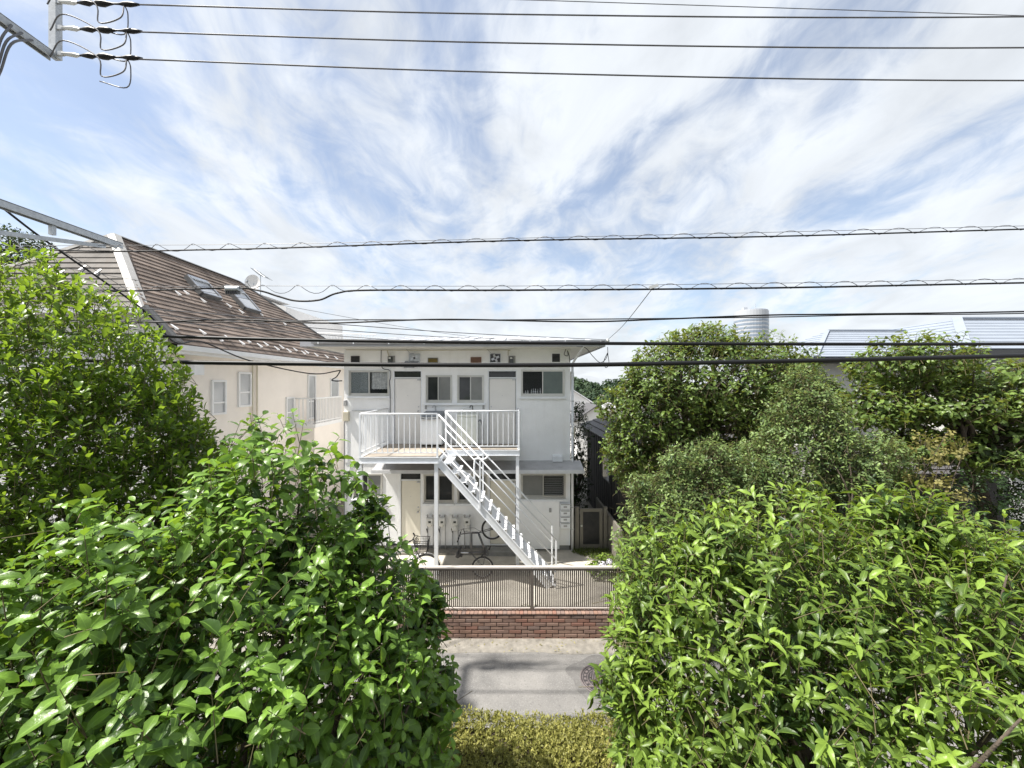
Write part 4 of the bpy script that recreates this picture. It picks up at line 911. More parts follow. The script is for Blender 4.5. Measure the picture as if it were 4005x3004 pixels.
# small-wheeled bike stood up on its back wheel under the stair
ang = math.radians(76); wr = 0.255
bicycle('upended_bicycle', 'small wheeled grey bicycle standing upended on its back wheel under the stair', (-0.44, 9.22, 0.0), ang, wr, 0.93, (0.36, 0.27), (0.25, 0.66), (0.20, 0.86), (0.72, 0.70), (0.76, 0.55), (0.62, 0.96), 'bike_frame')
for o in list(bpy.data.objects):
    if o.name == 'upended_bicycle': zmin = min((o.location.z + v.co.z) for ch in o.children for v in (ch.data.vertices if ch.type == 'MESH' else [])); o.location.z -= zmin; WL[o] = o.location.copy()
bicycle('basket_bicycle', 'city bicycle with black wire basket parked behind the fence by the stair column', (-3.02, 9.02, 0.0), 0.0, 0.33, 1.06, (0.44, 0.28), (0.30, 0.74), (0.27, 0.86), (0.80, 0.80), (0.84, 0.66), (0.76, 1.02), 'steel', basket=True)

# ------------------------------------------------------------------ roofs laid in courses
def courses(parent, poly, eave_dir, up_dir, expo, thick, m, name='slate_course', jitter=0.0, seed=1):
    # poly: convex roof face; one overlapping board per course, each its own part
    o = Vector(poly[0]); u = Vector(eave_dir).normalized(); w = Vector(up_dir).normalized(); n = u.cross(w).normalized()
    if n.z < 0: n = -n
    P2 = [((Vector(p) - o).dot(u), (Vector(p) - o).dot(w)) for p in poly]; w0 = min(p[1] for p in P2); w1 = max(p[1] for p in P2); rng = random.Random(seed)
    def span(h):
        xs = []
        for i in range(len(P2)):
            a, b = P2[i], P2[(i + 1) % len(P2)]
            if abs(a[1] - b[1]) < 1e-9:
                if abs(a[1] - h) < 1e-6: xs += [a[0], b[0]]
                continue
            t = (h - a[1]) / (b[1] - a[1])
            if -1e-6 <= t <= 1 + 1e-6: xs.append(a[0] + (b[0] - a[0]) * t)
        return (min(xs), max(xs)) if xs else None
    k = 0; h = w0
    while h < w1 - 0.01:
        h2 = min(h + expo, w1); a = span(h + 1e-5); b = span(h2 - 1e-5)
        if a and b:
            t2 = thick * (1 + rng.uniform(-jitter, jitter)); q = lambda x, hh, e: o + u * x + w * hh + n * e
            vs = [q(a[0], h, 0.0), q(a[1], h, 0.0), q(b[1], h2, 0.0), q(b[0], h2, 0.0), q(a[0], h, t2), q(a[1], h, t2), q(b[1], h2, 0.004), q(b[0], h2, 0.004)]
            MB().add(vs, [(3, 2, 1, 0), (4, 5, 6, 7), (0, 1, 5, 4), (1, 2, 6, 5), (2, 3, 7, 6), (3, 0, 4, 7)]).build(name, m, parent)
        h += expo; k += 1

# ------------------------------------------------------------------ house on the left
LH = thing('slate_roof_house', 'beige house with steep brown slate roof and pale hip flashing', 'house', (-9.5, 12, 0))
XE, ZE, YA = -6.8, 5.37, 8.0
APX = Vector((-9.1, 9.0, 7.95)); RID = Vector((-9.1, 13.1, 7.95)); HB = Vector((-7.48, 8.0, 6.10)); EA = Vector((XE, 8.0, ZE)); EB = Vector((XE, 18.3, ZE)); LB = Vector((-12.8, 8.0, 6.10))
LN = (EB - EA).cross(RID - EA).normalized()
if LN.x < 0: LN = -LN
def left_house():
    up = (APX - HB); up = Vector((-(APX.x - XE) * -1, 0, APX.z - ZE)).normalized(); up = Vector((XE - APX.x, 0, ZE - APX.z)).normalized() * -1
    rf = MB(); rf.add([EA, EB, RID, APX, HB], [(0, 1, 2, 3, 4)]); rf.add([HB, APX, LB], [(0, 1, 2)]); LR = Vector((-12.8, 18.3, 6.1)); rf.add([LB, APX, RID, LR], [(0, 1, 2, 3)]); rf.add([EB, LR, RID], [(0, 1, 2)])
    for i, v in enumerate(rf.v): rf.v[i] = (v[0], v[1], v[2] - 0.02)
    roof = rf.build('roof', 'slate_edge', LH)
    courses(roof, [EA, EB, RID, APX, HB], (0, 1, 0), up, 0.152, 0.024, 'slate', jitter=0.25, seed=3)
    fu = (Vector((APX.x, APX.y, APX.z)) - Vector((APX.x, 8.0, 6.10))).normalized()
    courses(roof, [LB, HB, APX], (1, 0, 0), fu, 0.155, 0.024, 'slate_grey', jitter=0.25, seed=4)
    def cap(p, q, w, n1, lift=0.03, m='hip_cap'):
        d = (q - p).normalized(); s = d.cross(Vector(n1)).normalized(); n = Vector(n1).normalized(); mb = MB()
        mb.add([p - s * w + n * 0.005, p + n * (lift + 0.02), p + s * w + n * 0.005, q - s * w + n * 0.005, q + n * (lift + 0.02), q + s * w + n * 0.005], [(0, 1, 4, 3), (1, 2, 5, 4), (0, 2, 1), (3, 4, 5)]); return mb.build('ridge_cap', m, roof)
    fn = Vector((0, -(APX.z - 6.1), 1.0)).normalized()
    cap(APX, HB - Vector((0.02, 0.02, 0.03)), 0.115, (fn + LN), 0.04)
    cap(APX, RID, 0.07, (0, 0, 1), 0.03, 'slate_edge'); cap(RID, EB, 0.06, LN + Vector((0, 0.6, 0.4)), 0.03, 'slate_edge'); cap(APX, LB, 0.05, (fn + Vector((-0.4, 0, 0.9))), 0.04)
    # verge and gutters
    MB().bar(HB + LN * 0.03, EA + LN * 0.03, 0.10, 0.07, up=LN).build('verge_board', 'slate_edge', roof)
    MB().bar(HB + LN * 0.02 + Vector((0, 0.12, 0)), EA + LN * 0.02 + Vector((0, 0.12, 0)), 0.03, 0.05, up=LN).build('verge_strip', 'slate_edge', roof)
    for dx, z0, z1, m in ((0.10, ZE - 0.13, ZE - 0.02, 'trim_white'), (0.02, ZE - 0.20, ZE - 0.06, 'trim_white')):
        B(XE - 0.02, XE + dx, YA + 0.02 + (0.02 if dx < 0.05 else 0), 18.3, z0, z1).build('eave_gutter', m, LH)
    B(XE - 0.55, XE - 0.021, YA + 0.05, 18.3, ZE - 0.17, ZE - 0.14).build('eave_soffit', 'trim_white', LH)
    B(-12.8, HB.x - 0.02, 7.88, 7.99, 5.97, 6.08).build('front_gutter', 'trim_white', LH)
    # walls
    xw = XE - 0.42; mb = MB()
    mb.add([(xw, 8.25, 0), (xw, 18, 0), (xw, 18, ZE - 0.05), (xw, 8.25, ZE - 0.05)], [(0, 1, 2, 3)]); mb.build('side_wall', 'house_beige', LH)
    mb = MB(); mb.add([(-12.4, 8.25, 0), (xw, 8.25, 0), (xw, 8.25, ZE + 0.28), (HB.x - 0.1, 8.25, 6.05), (-12.4, 8.25, 6.05)], [(0, 1, 2, 3, 4)]); mb.build('front_wall', 'house_white', LH)
    mb = MB(); mb.add([(-12.4, 8.25, 0), (-12.4, 18, 0), (-12.4, 18, 6.05), (-12.4, 8.25, 6.05)], [(0, 1, 2, 3)]); mb.add([(-12.4, 18, 0), (xw, 18, 0), (xw, 18, ZE), (-12.4, 18, 6)], [(0, 1, 2, 3)]); mb.build('rear_wall', 'house_beige', LH)
    pw, nw = Vector((xw, 0, 0)), Vector((1, 0, 0))
    def w4(x, y): return on_plane(R4(x, y, 10), pw, nw)
    def win(x0, y0, x1, y1, label=None, mull=0.0):
        a, b = w4(x0, y0), w4(x1, y1); ya, yb = a.y, b.y; zt, zb = max(a.z, b.z), min(a.z, b.z); zt = (a.z); zb = w4(x0, y1).z
        mb = MB(); f = 0.05; X0, X1 = xw - 0.02, xw + 0.05
        mb.box(X0, X1, ya, ya + f, zb, zt); mb.box(X0, X1, yb - f, yb, zb, zt); mb.box(X0, X1 - 0.001, ya + f, yb - f, zt - f, zt); mb.box(X0, X1 - 0.001, ya + f, yb - f, zb, zb + f)
        if mull: mb.box(X0, X1 - 0.015, ya + f, yb - f, zb + (zt - zb) * mull - 0.02, zb + (zt - zb) * mull + 0.02)
        w = mb.build('window', 'trim_white', LH); B(xw + 0.002, xw + 0.012, ya + f, yb - f, zb + f, zt - f).build('pane', 'pane_pale', w)
    win(1300, 1005, 1390, 1225, mull=0.35); win(1466, 955, 1545, 1175, mull=0.42); win(1763, 1112, 1812, 1305, mull=0.5); win(1898, 972, 1946, 1250, mull=0.4); win(2038, 995, 2088, 1115)
    for x in (1550, 1578):
        p = w4(x, 900); MB().tube([(xw + 0.05, p.y, 0.0), (xw + 0.05, p.y, ZE - 0.14)], 0.022, 8).build('downpipe', 'box_beige', LH)
    # balcony
    bx = -6.56; y0, y1, z0, z1 = 13.1, 15.1, 3.22, 4.07
    B(xw + 0.001, bx + 0.03, y0 - 0.03, y1, z0 - 0.12, z0).build('balcony_floor', 'trim_white', LH); B(xw + 0.001, bx - 0.02, y0, y1, 0, z0 - 0.12).build('bay_wall', 'house_beige', LH)
    for p, q in (((xw, y0), (bx, y0)), ((bx, y0), (bx, y1))):
        p = Vector((p[0], p[1], 0)); q = Vector((q[0], q[1], 0)); L = (q - p).length; n = int(L / 0.11)
        MB().bar(p + Vector((0, 0, z1)), q + Vector((0, 0, z1)), 0.06, 0.045).build('balcony_rail', 'trim_white', LH); MB().bar(p + Vector((0, 0, z0 + 0.06)), q + Vector((0, 0, z0 + 0.06)), 0.03, 0.03).build('balcony_rail', 'trim_white', LH)
        for k in range(n + 1): e = p.lerp(q, k / n); B(e.x - 0.012, e.x + 0.012, e.y - 0.012, e.y + 0.012, z0, z1 - 0.02).build('baluster', 'trim_white', LH)
    # skylights on the right-hand slope
    def slope(x, y): return on_plane(R4(x, y, 10), EA, LN)
    for c in (((1118, 372), (1228, 408), (1372, 522), (1252, 492)), ((1392, 440), (1490, 478), (1588, 598), (1482, 565))):
        p = [slope(*k) for k in c]; v0 = (p[0] + p[3]) / 2; yl, yr = (p[0].y + p[3].y) / 2, (p[1].y + p[2].y) / 2; xt, xb = (p[0].x + p[1].x) / 2, (p[2].x + p[3].x) / 2
        if yr - yl < 0.4: yr = yl + 0.75
        def q(y, x, e): b = Vector((x, y, ZE + (XE - x) * (APX.z - ZE) / (XE - APX.x))); return b + LN * e
        pts = [(yl, xt), (yr, xt), (yr, xb), (yl, xb)]; fr = MB()
        for i in range(4): a, b = pts[i], pts[(i + 1) % 4]; fr.bar(q(*a, 0.07), q(*b, 0.07), 0.09, 0.12, up=LN)
        s = fr.build('skylight', 'slate_edge', roof); f2 = MB()
        for i in range(4): a, b = pts[i], pts[(i + 1) % 4]; f2.bar(q(*a, 0.135), q(*b, 0.135), 0.045, 0.02, up=LN)
        MB().prism([q(*k, 0.105) for k in pts], LN, 0.012).build('glazing', 'pane_pale', s); 
        f2.build('trim', 'steel', s); mid = ((yl + yr) / 2, (xt * 0.85 + xb * 0.15))
        MB().bar(q(yl + 0.03, mid[1], 0.15), q(yr - 0.03, mid[1], 0.15), 0.06, 0.03, up=LN).build('hood', 'galvanised', s)
    # snow guards
    gm = MB(); gm.add([(-0.026, -0.012, 0), (0.026, -0.012, 0), (0.026, 0.17, 0.0), (-0.026, 0.17, 0), (-0.026, -0.012, 0.05), (0.026, -0.012, 0.05)], [(0, 1, 2, 3), (0, 1, 5, 4), (4, 5, 2, 3), (0, 4, 3), (1, 2, 5)]); gme = gm.mesh('snow_guard', (0, 0, 0)); gme.materials.append(MATS['guard_steel'])
    upv = up; ex = Vector((0, 1, 0)); Mx = Matrix((ex, upv, ex.cross(upv))).transposed() if ex.cross(upv).dot(LN) > 0 else Matrix((-ex, upv, (-ex).cross(upv))).transposed()
    for x, y in ((1105, 487), (1155, 482), (1260, 530), (1360, 515), (1420, 560), (1495, 597), (1615, 612), (1760, 668), (1085, 700), (1258, 728), (1365, 772), (1412, 762), (1500, 792), (1538, 780), (1610, 808), (1648, 798), (1715, 825), (1745, 815), (1790, 838), (1828, 830), (1880, 850), (1900, 845), (1958, 862), (2022, 872), (2080, 880)):
        p = slope(x, y); g = piece('snow_guard', gme, roof, p + LN * 0.02, rot=Mx.to_euler())
    def fslope(x, y): return on_plane(R4(x, y, 10), HB, fn)
    ex = Vector((1, 0, 0)); Mf = Matrix((ex, fu, ex.cross(fu))).transposed()
    for x, y in ((285, 340), (375, 365), (510, 335), (603, 360), (568, 497), (660, 525)): piece('snow_guard', gme, roof, fslope(x, y) + fn * 0.02, rot=Mf.to_euler())
    MB().bbox(xw - 0.0 + 0.002, xw + 0.30, 8.55, 8.85, ZE - 0.62, ZE - 0.38, 0.03).build('rain_head', 'trim_white', LH)
left_house()

# ------------------------------------------------------------------ white building, dish and aerial behind it
def behind_left():
    d = 24.0; t = thing('white_building', 'white building with curved parapet and roof railing behind the slate roof', 'building', (-10, d, -3))
    p = R4(1640, 505, d); q = R4(1768, 605, d)
    mb = MB(); mb.add([(-18, d, -4), (q.x, d, -4), (q.x, d, R4(1768, 553, d).z), (p.x - 4.0, d, R4(1560, 470, d).z + 0.9), (-18, d, R4(1560, 470, d).z + 0.9), (-18, d + 8, -4), (q.x, d + 8, -4), (q.x, d + 8, R4(1768, 553, d).z), (p.x - 4.0, d + 8, R4(1560, 470, d).z + 0.9), (-18, d + 8, R4(1560, 470, d).z + 0.9)],
                      [(0, 1, 2, 3, 4), (1, 6, 7, 2), (2, 7, 8, 3), (3, 8, 9, 4)]); mb.build('wall', 'house_white', t)
    x0, x1 = R4(1840, 720, d).x, R4(2110, 745, d).x
    B(q.x + 0.002, x1 + 2, d + 0.5, d + 8, -4, R4(1900, 770, d).z).build('lower_wall', 'house_white', t)
    z0, z1 = R4(1900, 770, d).z, R4(1900, 703, d).z
    MB().tube([(x0 - 0.3, d + 0.6, z1), (x1 + 1.9, d + 0.6, z1 - 0.15)], 0.03, 6).build('roof_rail', 'trim_white', t)
    bm = MB().box(-0.02, 0.02, -0.02, 0.02, 0, z1 - z0 - 0.06).mesh('baluster', (0, 0, 0)); bm.materials.append(MATS['trim_white'])
    n = 26
    for k in range(n): piece('baluster', bm, t, (x0 - 0.3 + (x1 + 2.2 - x0) * k / n, d + 0.6, z0 - 0.12))
    p = R4(1610, 345, 19.0); t = thing('television_aerial', 'fishbone television aerial on a thin mast above the slate roof', 'aerial', (p.x, 19, p.z - 2.5))
    MB().tube([(p.x, 19, p.z - 2.6), (p.x, 19, p.z + 0.05)], 0.02, 6).build('mast', 'galvanised', t)
    a, b = R4(1570, 322, 19.0), R4(1640, 372, 18.6); MB().tube([a, b], 0.018, 5).build('boom', 'galvanised', t)
    for k in range(8): c = a.lerp(b, k / 7); h = 0.16 + 0.02 * k; MB().tube([c + Vector((-h * 0.5, -h, h * 0.2)), c + Vector((h * 0.5, h, -h * 0.2))], 0.011, 4).build('element', 'galvanised', t)
    p = R4(1560, 405, 18.0); t = thing('satellite_dish', 'pale round satellite dish standing behind the slate roof', 'dish', (p.x, 18, p.z - 1.2)); mb = MB(); n = 28; rings = [(0.0, 0.09), (0.12, 0.075), (0.24, 0.04), (0.36, 0.0)]
    vs = [(p.x, 18.09, p.z)]; fs = []
    for r, e in rings[1:]:
        for k in range(n): a = 2 * math.pi * k / n; vs.append((p.x + r * math.cos(a), 18 + e, p.z + r * 1.05 * math.sin(a)))
    for k in range(n): fs.append((0, 1 + k, 1 + (k + 1) % n))
    for r in range(2):
        for k in range(n): a = 1 + r * n; fs.append((a + k, a + n + k, a + n + (k + 1) % n, a + (k + 1) % n))
    mb.add(vs, fs); mb.build('reflector', 'house_white', t, smooth=True); MB().tube([(p.x, 18.1, p.z), (p.x, 18.15, p.z - 1.3)], 0.03, 6).build('mast', 'galvanised', t)
    MB().tube([(p.x, 18.0, p.z - 0.34), (p.x - 0.03, 17.65, p.z - 0.02)], 0.015, 5).build('feed_arm', 'galvanised', t); MB().tube([(p.x - 0.03, 17.68, p.z - 0.02), (p.x - 0.03, 17.6, p.z)], 0.06, 8).build('feed_horn', 'cover_grey', t)
behind_left()

# ------------------------------------------------------------------ house on the right (blue metal roof), low dark roofs
def right_house():
    t = thing('metal_roof_house', 'grey rendered house with pale blue ribbed metal hip roof behind the trees', 'house', (12.5, 12, 0))
    E0 = Vector((10.96, 9.5, 5.40)); Ct = Vector((12.69, 11.23, 6.39)); E1 = Vector((19, 9.5, 5.40)); C1 = Vector((17.3, 11.23, 6.39)); L1 = Vector((10.96, 16, 5.40)); C2 = Vector((12.69, 14.3, 6.39)); 
    base = MB(); base.add([E0, E1, C1, Ct], [(0, 1, 2, 3)]); base.add([E0, Ct, C2, L1], [(0, 1, 2, 3)]); base.add([E1, Vector((19, 16, 5.4)), L1, C2, C1], [(0, 1, 2, 3, 4)]); base.add([Ct, C1, C2], [(0, 1, 2)])
    for i, v in enumerate(base.v): base.v[i] = (v[0], v[1], v[2] - 0.015)
    roof = base.build('roof', 'roof_blue', t)
    upf = Vector((0, 1.73, 0.99)).normalized(); courses(roof, [E0, E1, C1, Ct], (1, 0, 0), upf, 0.21, 0.016, 'roof_blue', 'roof_sheet')
    upl = Vector((1.73, 0, 0.99)).normalized(); courses(roof, [E0, L1, C2, Ct], (0, 1, 0), upl, 0.21, 0.016, 'roof_blue', 'roof_sheet')
    MB().bar(Ct + Vector((-0.02, -0.02, 0.06)), E0 + Vector((-0.05, -0.05, 0.04)), 0.2, 0.02, up=(-0.5, -0.5, 0.9)).build('hip_flashing', 'roof_blue', roof)
    MB().bar(Ct + Vector((0, 0, 0.04)), C1 + Vector((0, 0, 0.04)), 0.16, 0.04).build('ridge_flashing', 'roof_blue', roof)
    # wing
    A = Vector((9.97, 12.44, 6.22)); Bv = Vector((12.4, 12.44, 6.22)); sl = 0.57; f0 = Vector((8.36, 10.83, 5.30)); f1 = Vector((10.9, 10.83, 5.30)); r0 = Vector((8.36, 14.05, 5.30)); r1 = Vector((12.4, 14.05, 5.3))
    wb = MB(); wb.add([f0, f1, Bv, A], [(0, 1, 2, 3)]); wb.add([f0, A, r0], [(0, 1, 2)]); wb.add([A, Bv, r1, r0], [(0, 1, 2, 3)])
    for i, v in enumerate(wb.v): wb.v[i] = (v[0], v[1], v[2] - 0.015)
    wing = wb.build('wing_roof', 'roof_blue', t)
    courses(wing, [f0, f1, Bv, A], (1, 0, 0), Vector((0, 1.61, 0.92)), 0.155, 0.014, 'roof_blue', 'roof_sheet'); courses(wing, [f0, r0, A], (0, 1, 0), Vector((1.61, 0, 0.92)), 0.155, 0.014, 'roof_blue', 'roof_sheet')
    MB().bar(A + Vector((0, 0, 0.03)), f0 + Vector((0, 0, 0.03)), 0.12, 0.02, up=(-0.4, -0.4, 0.9)).build('hip_flashing', 'roof_blue', wing); MB().bar(A + Vector((0, 0, 0.03)), Bv + Vector((0, 0, 0.03)), 0.12, 0.03).build('ridge_flashing', 'roof_blue', wing)
    for a, b in ((E0, E1), (E0, L1), (f0, f1), (f0, r0)): MB().bar(a + Vector((0, 0, -0.09)), b + Vector((0, 0, -0.09)), 0.10, 0.13).build('gutter', 'roof_blue_dark', t)
    sf = MB(); sf.box(E0.x + 0.1, 19, 9.62, 16, 5.24, 5.27); sf.box(8.5, 10.95, 10.95, 14, 5.14, 5.17); sf.build('soffit', 'roof_blue_dark', t)
    B(11.5, 18.6, 10.05, 15.6, 0, 5.24).build('main_wall', 'wall_grey', t); B(8.85, 11.499, 11.35, 13.6, 0, 5.14).build('wing_wall', 'wall_grey', t)
    for x in (12.6, 15.0):
        mb = MB(); frame_rect(mb, x, x + 1.5, 3.6, 4.7, 10.0, 10.06, 0.05); w = mb.build('window', 'aluminium', t); B(x + 0.05, x + 1.45, 10.03, 10.045, 3.65, 4.65).build('pane', 'pane_dark', w)
    MB().bar(R6(1950, 358, 9.0), R6(2110, 305, 9.0), 0.03, 0.05).build('stay_bar', 'roof_blue_dark', t)
    t2 = thing('tiled_outhouse', 'low outhouse with dark plank-like tiled roof below the grey house', 'outhouse', (10, 9.6, 0))
    a, b, c, d = Vector((7.6, 9.0, 2.47)), Vector((12.2, 9.0, 2.47)), Vector((11.6, 10.35, 2.95)), Vector((8.2, 10.35, 2.95))
    rb = MB(); rb.add([a, b, c, d], [(0, 1, 2, 3)]); rb.add([a, d, (8.2, 11, 2.95), (7.6, 11.3, 2.47)], [(0, 1, 2, 3)])
    for i, v in enumerate(rb.v): rb.v[i] = (v[0], v[1], v[2] - 0.015)
    rr = rb.build('roof', 'dark_tile', t2); courses(rr, [a, b, c, d], (1, 0, 0), Vector((0, 1.35, 0.48)), 0.20, 0.035, 'dark_tile', 'tile_course')
    B(7.9, 12, 9.5, 10.3, 0, 2.44).build('wall', 'dark_wood', t2); MB().bar(d, c, 0.14, 0.06).build('ridge_tile', 'dark_tile', t2)
    # dark timber house beyond the side gate
    t3 = thing('timber_house', 'dark timber house with charcoal tiled roof beyond the side gate', 'house', (5, 12.5, 0))
    a, b, c, d = Vector((2.74, 10.6, 2.90)), Vector((2.74, 16, 2.90)), Vector((5.2, 14.2, 4.0)), Vector((5.2, 12.4, 4.0)); e = Vector((7.6, 10.6, 2.9)); f = Vector((7.6, 16, 2.9))
    rb = MB(); rb.add([a, b, c, d], [(0, 1, 2, 3)]); rb.add([a, d, e], [(0, 1, 2)]); rb.add([e, d, c, f], [(0, 1, 2, 3)]); rb.add([b, f, c], [(0, 1, 2)])
    for i, v in enumerate(rb.v): rb.v[i] = (v[0], v[1], v[2] - 0.015)
    rr = rb.build('roof', 'dark_tile', t3); courses(rr, [a, b, c, d], (0, 1, 0), Vector((2.46, 0, 1.1)), 0.26, 0.035, 'dark_tile', 'tile_course'); courses(rr, [a, e, d], (1, 0, 0), Vector((0, 1.8, 1.1)), 0.26, 0.035, 'dark_tile', 'tile_course')
    B(3.0, 7.3, 10.9, 15.7, -0.05, 2.88).build('wall', 'dark_wood', t3)
    for k in range(16):
        y = 10.95 + k * 0.3; B(2.985, 2.999, y, y + 0.05, 0, 2.86).build('wall_batten', 'dark_wood', t3)
    mb = MB(); mb.box(2.97, 2.998, 12.0, 12.9, 1.5, 2.3); w = mb.build('window', 'dark_metal', t3); B(2.962, 2.97, 12.05, 12.85, 1.55, 2.25).build('pane', 'pane_dark', w)
right_house()

# ------------------------------------------------------------------ far things: tower, houses, wooded hill
def tower():
    D = 420.0; c = S(2937, 1300, D); t = thing('office_tower', 'tall round glass office tower far off above the trees', 'tower', (c.x, D, -5)); R = 16.2; top = S(2937, 1222, D).z
    n = 36; mb = MB(); mb.tube([(c.x, D, -6), (c.x, D, top)], R, n); mb.build('shaft', 'tower_wall_hazed', t, smooth=False)
    z = top - 9
    k = 0
    while z > 20:
        MB().tube([(c.x, D, z - 2.0), (c.x, D, z)], R + 0.15, n, False).build('window_band', 'tower_glass_hazed', t); z -= 4.0; k += 1
    MB().tube([(c.x, D, top), (c.x, D, top + 1.2)], R - 0.6, n).build('parapet', 'tower_wall_hazed', t); x = S(2912, 1215, D).x; B(x - 2, x + 2, D - 2, D + 2, top, top + 5).build('lift_house', 'tower_wall_hazed', t); x = S(2942, 1210, D).x
    MB().tube([(x, D - 5, top), (x, D - 5, top + 8)], 0.35, 5).build('mast', 'tower_wall_hazed', t)
tower()
def gable_house(label, x, y, w, dp, z0, zw, zr, wm, rm, rot=0):
    t = thing('far_house', label, 'house', (x, y, z0))
    mb = MB(); mb.box(x - w / 2, x + w / 2, y, y + dp, z0, zw); mb.add([(x - w / 2, y, zw), (x + w / 2, y, zw), (x, y, zr)], [(0, 1, 2)]); mb.build('wall', wm, t)
    r = MB(); o = 0.5
    for s in (-1, 1): r.prism([Vector((x, y - o, zr + 0.05)), Vector((x, y + dp, zr + 0.05)), Vector((x + s * (w / 2 + o), y + dp, zw - 0.25)), Vector((x + s * (w / 2 + o), y - o, zw - 0.25))], (0, 0, 1), 0.15)
    r.build('roof', rm, t)
    for s in (-0.25, 0.22):
        a = x + s * w; f = MB(); frame_rect(f, a - 0.6, a + 0.6, zw - 2.2, zw - 0.9, y - 0.06, y - 0.001, 0.1); q = f.build('window', 'trim_white', t); B(a - 0.5, a + 0.5, y - 0.03, y - 0.02, zw - 2.1, zw - 1.0).build('pane', 'pane_dark', q)
gable_house('far white gabled house with dark roof below the wooded hill', 11.2, 52, 5.2, 7, -6, -0.2, 1.6, 'house_white', 'dark_tile')
gable_house('far white house with grey-green roof under the hill beside the downpipe', 9.3, 66, 7.5, 8, -6, 1.6, 4.0, 'house_white', 'metal_roof_white')
gable_house('far pale house with low grey roof beyond the white gabled house', 16.5, 60, 8, 8, -6, -0.8, 1.2, 'house_beige', 'pent_roof')
def hill():
    nx, ny = 40, 14; mb = MB(); vs = []
    def H(x, y): g = math.exp(-((x - 30) / 55) ** 2) * math.exp(-((y - 150) / 38) ** 2); return -6 + 10.4 * g * (1 + 0.12 * math.sin(x * 0.13) + 0.08 * math.sin(x * 0.31 + y * 0.1))
    for j in range(ny + 1):
        for i in range(nx + 1): x = -80 + 240 * i / nx; y = 95 + 120 * j / ny; vs.append((x, y, H(x, y)))
    mb.add(vs, [(j * (nx + 1) + i, j * (nx + 1) + i + 1, (j + 1) * (nx + 1) + i + 1, (j + 1) * (nx + 1) + i) for j in range(ny) for i in range(nx)]); tag(mb.build('hill', 'earth', smooth=True), kind='structure')
    rng = np.random.RandomState(9); P = []; 
    for _ in range(420):
        x, y = rng.uniform(-10, 75), rng.uniform(100, 155); z = H(x, y)
        if z < -4.5: continue
        r = rng.uniform(1.2, 2.6); d = nrm(rng.normal(size=(90, 3))); d[:, 2] = np.abs(d[:, 2]); P.append(np.c_[np.array([x, y, z + r * 0.1]) + d * r * rng.uniform(0.75, 1.1, (90, 1)), d, np.full(90, rng.uniform(0.1, 0.9))])
    P = np.concatenate(P); k = len(P); O = P[:, 3:6]; D = nrm(np.cross(O, rng.normal(size=(k, 3)))); Nn = nrm(O + rng.normal(size=(k, 3)) * 0.4); Nn = nrm(Nn - D * np.sum(Nn * D, axis=1)[:, None])
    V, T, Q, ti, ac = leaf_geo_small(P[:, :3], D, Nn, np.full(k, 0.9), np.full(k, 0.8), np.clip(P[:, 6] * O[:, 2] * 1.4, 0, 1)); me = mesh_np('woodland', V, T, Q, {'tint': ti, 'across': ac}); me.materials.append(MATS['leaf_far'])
    o = bpy.data.objects.new('woodland', me); C.objects.link(o); tag(o, 'wooded hill of dark green trees beyond the far houses', 'woodland', kind='stuff')
hill()

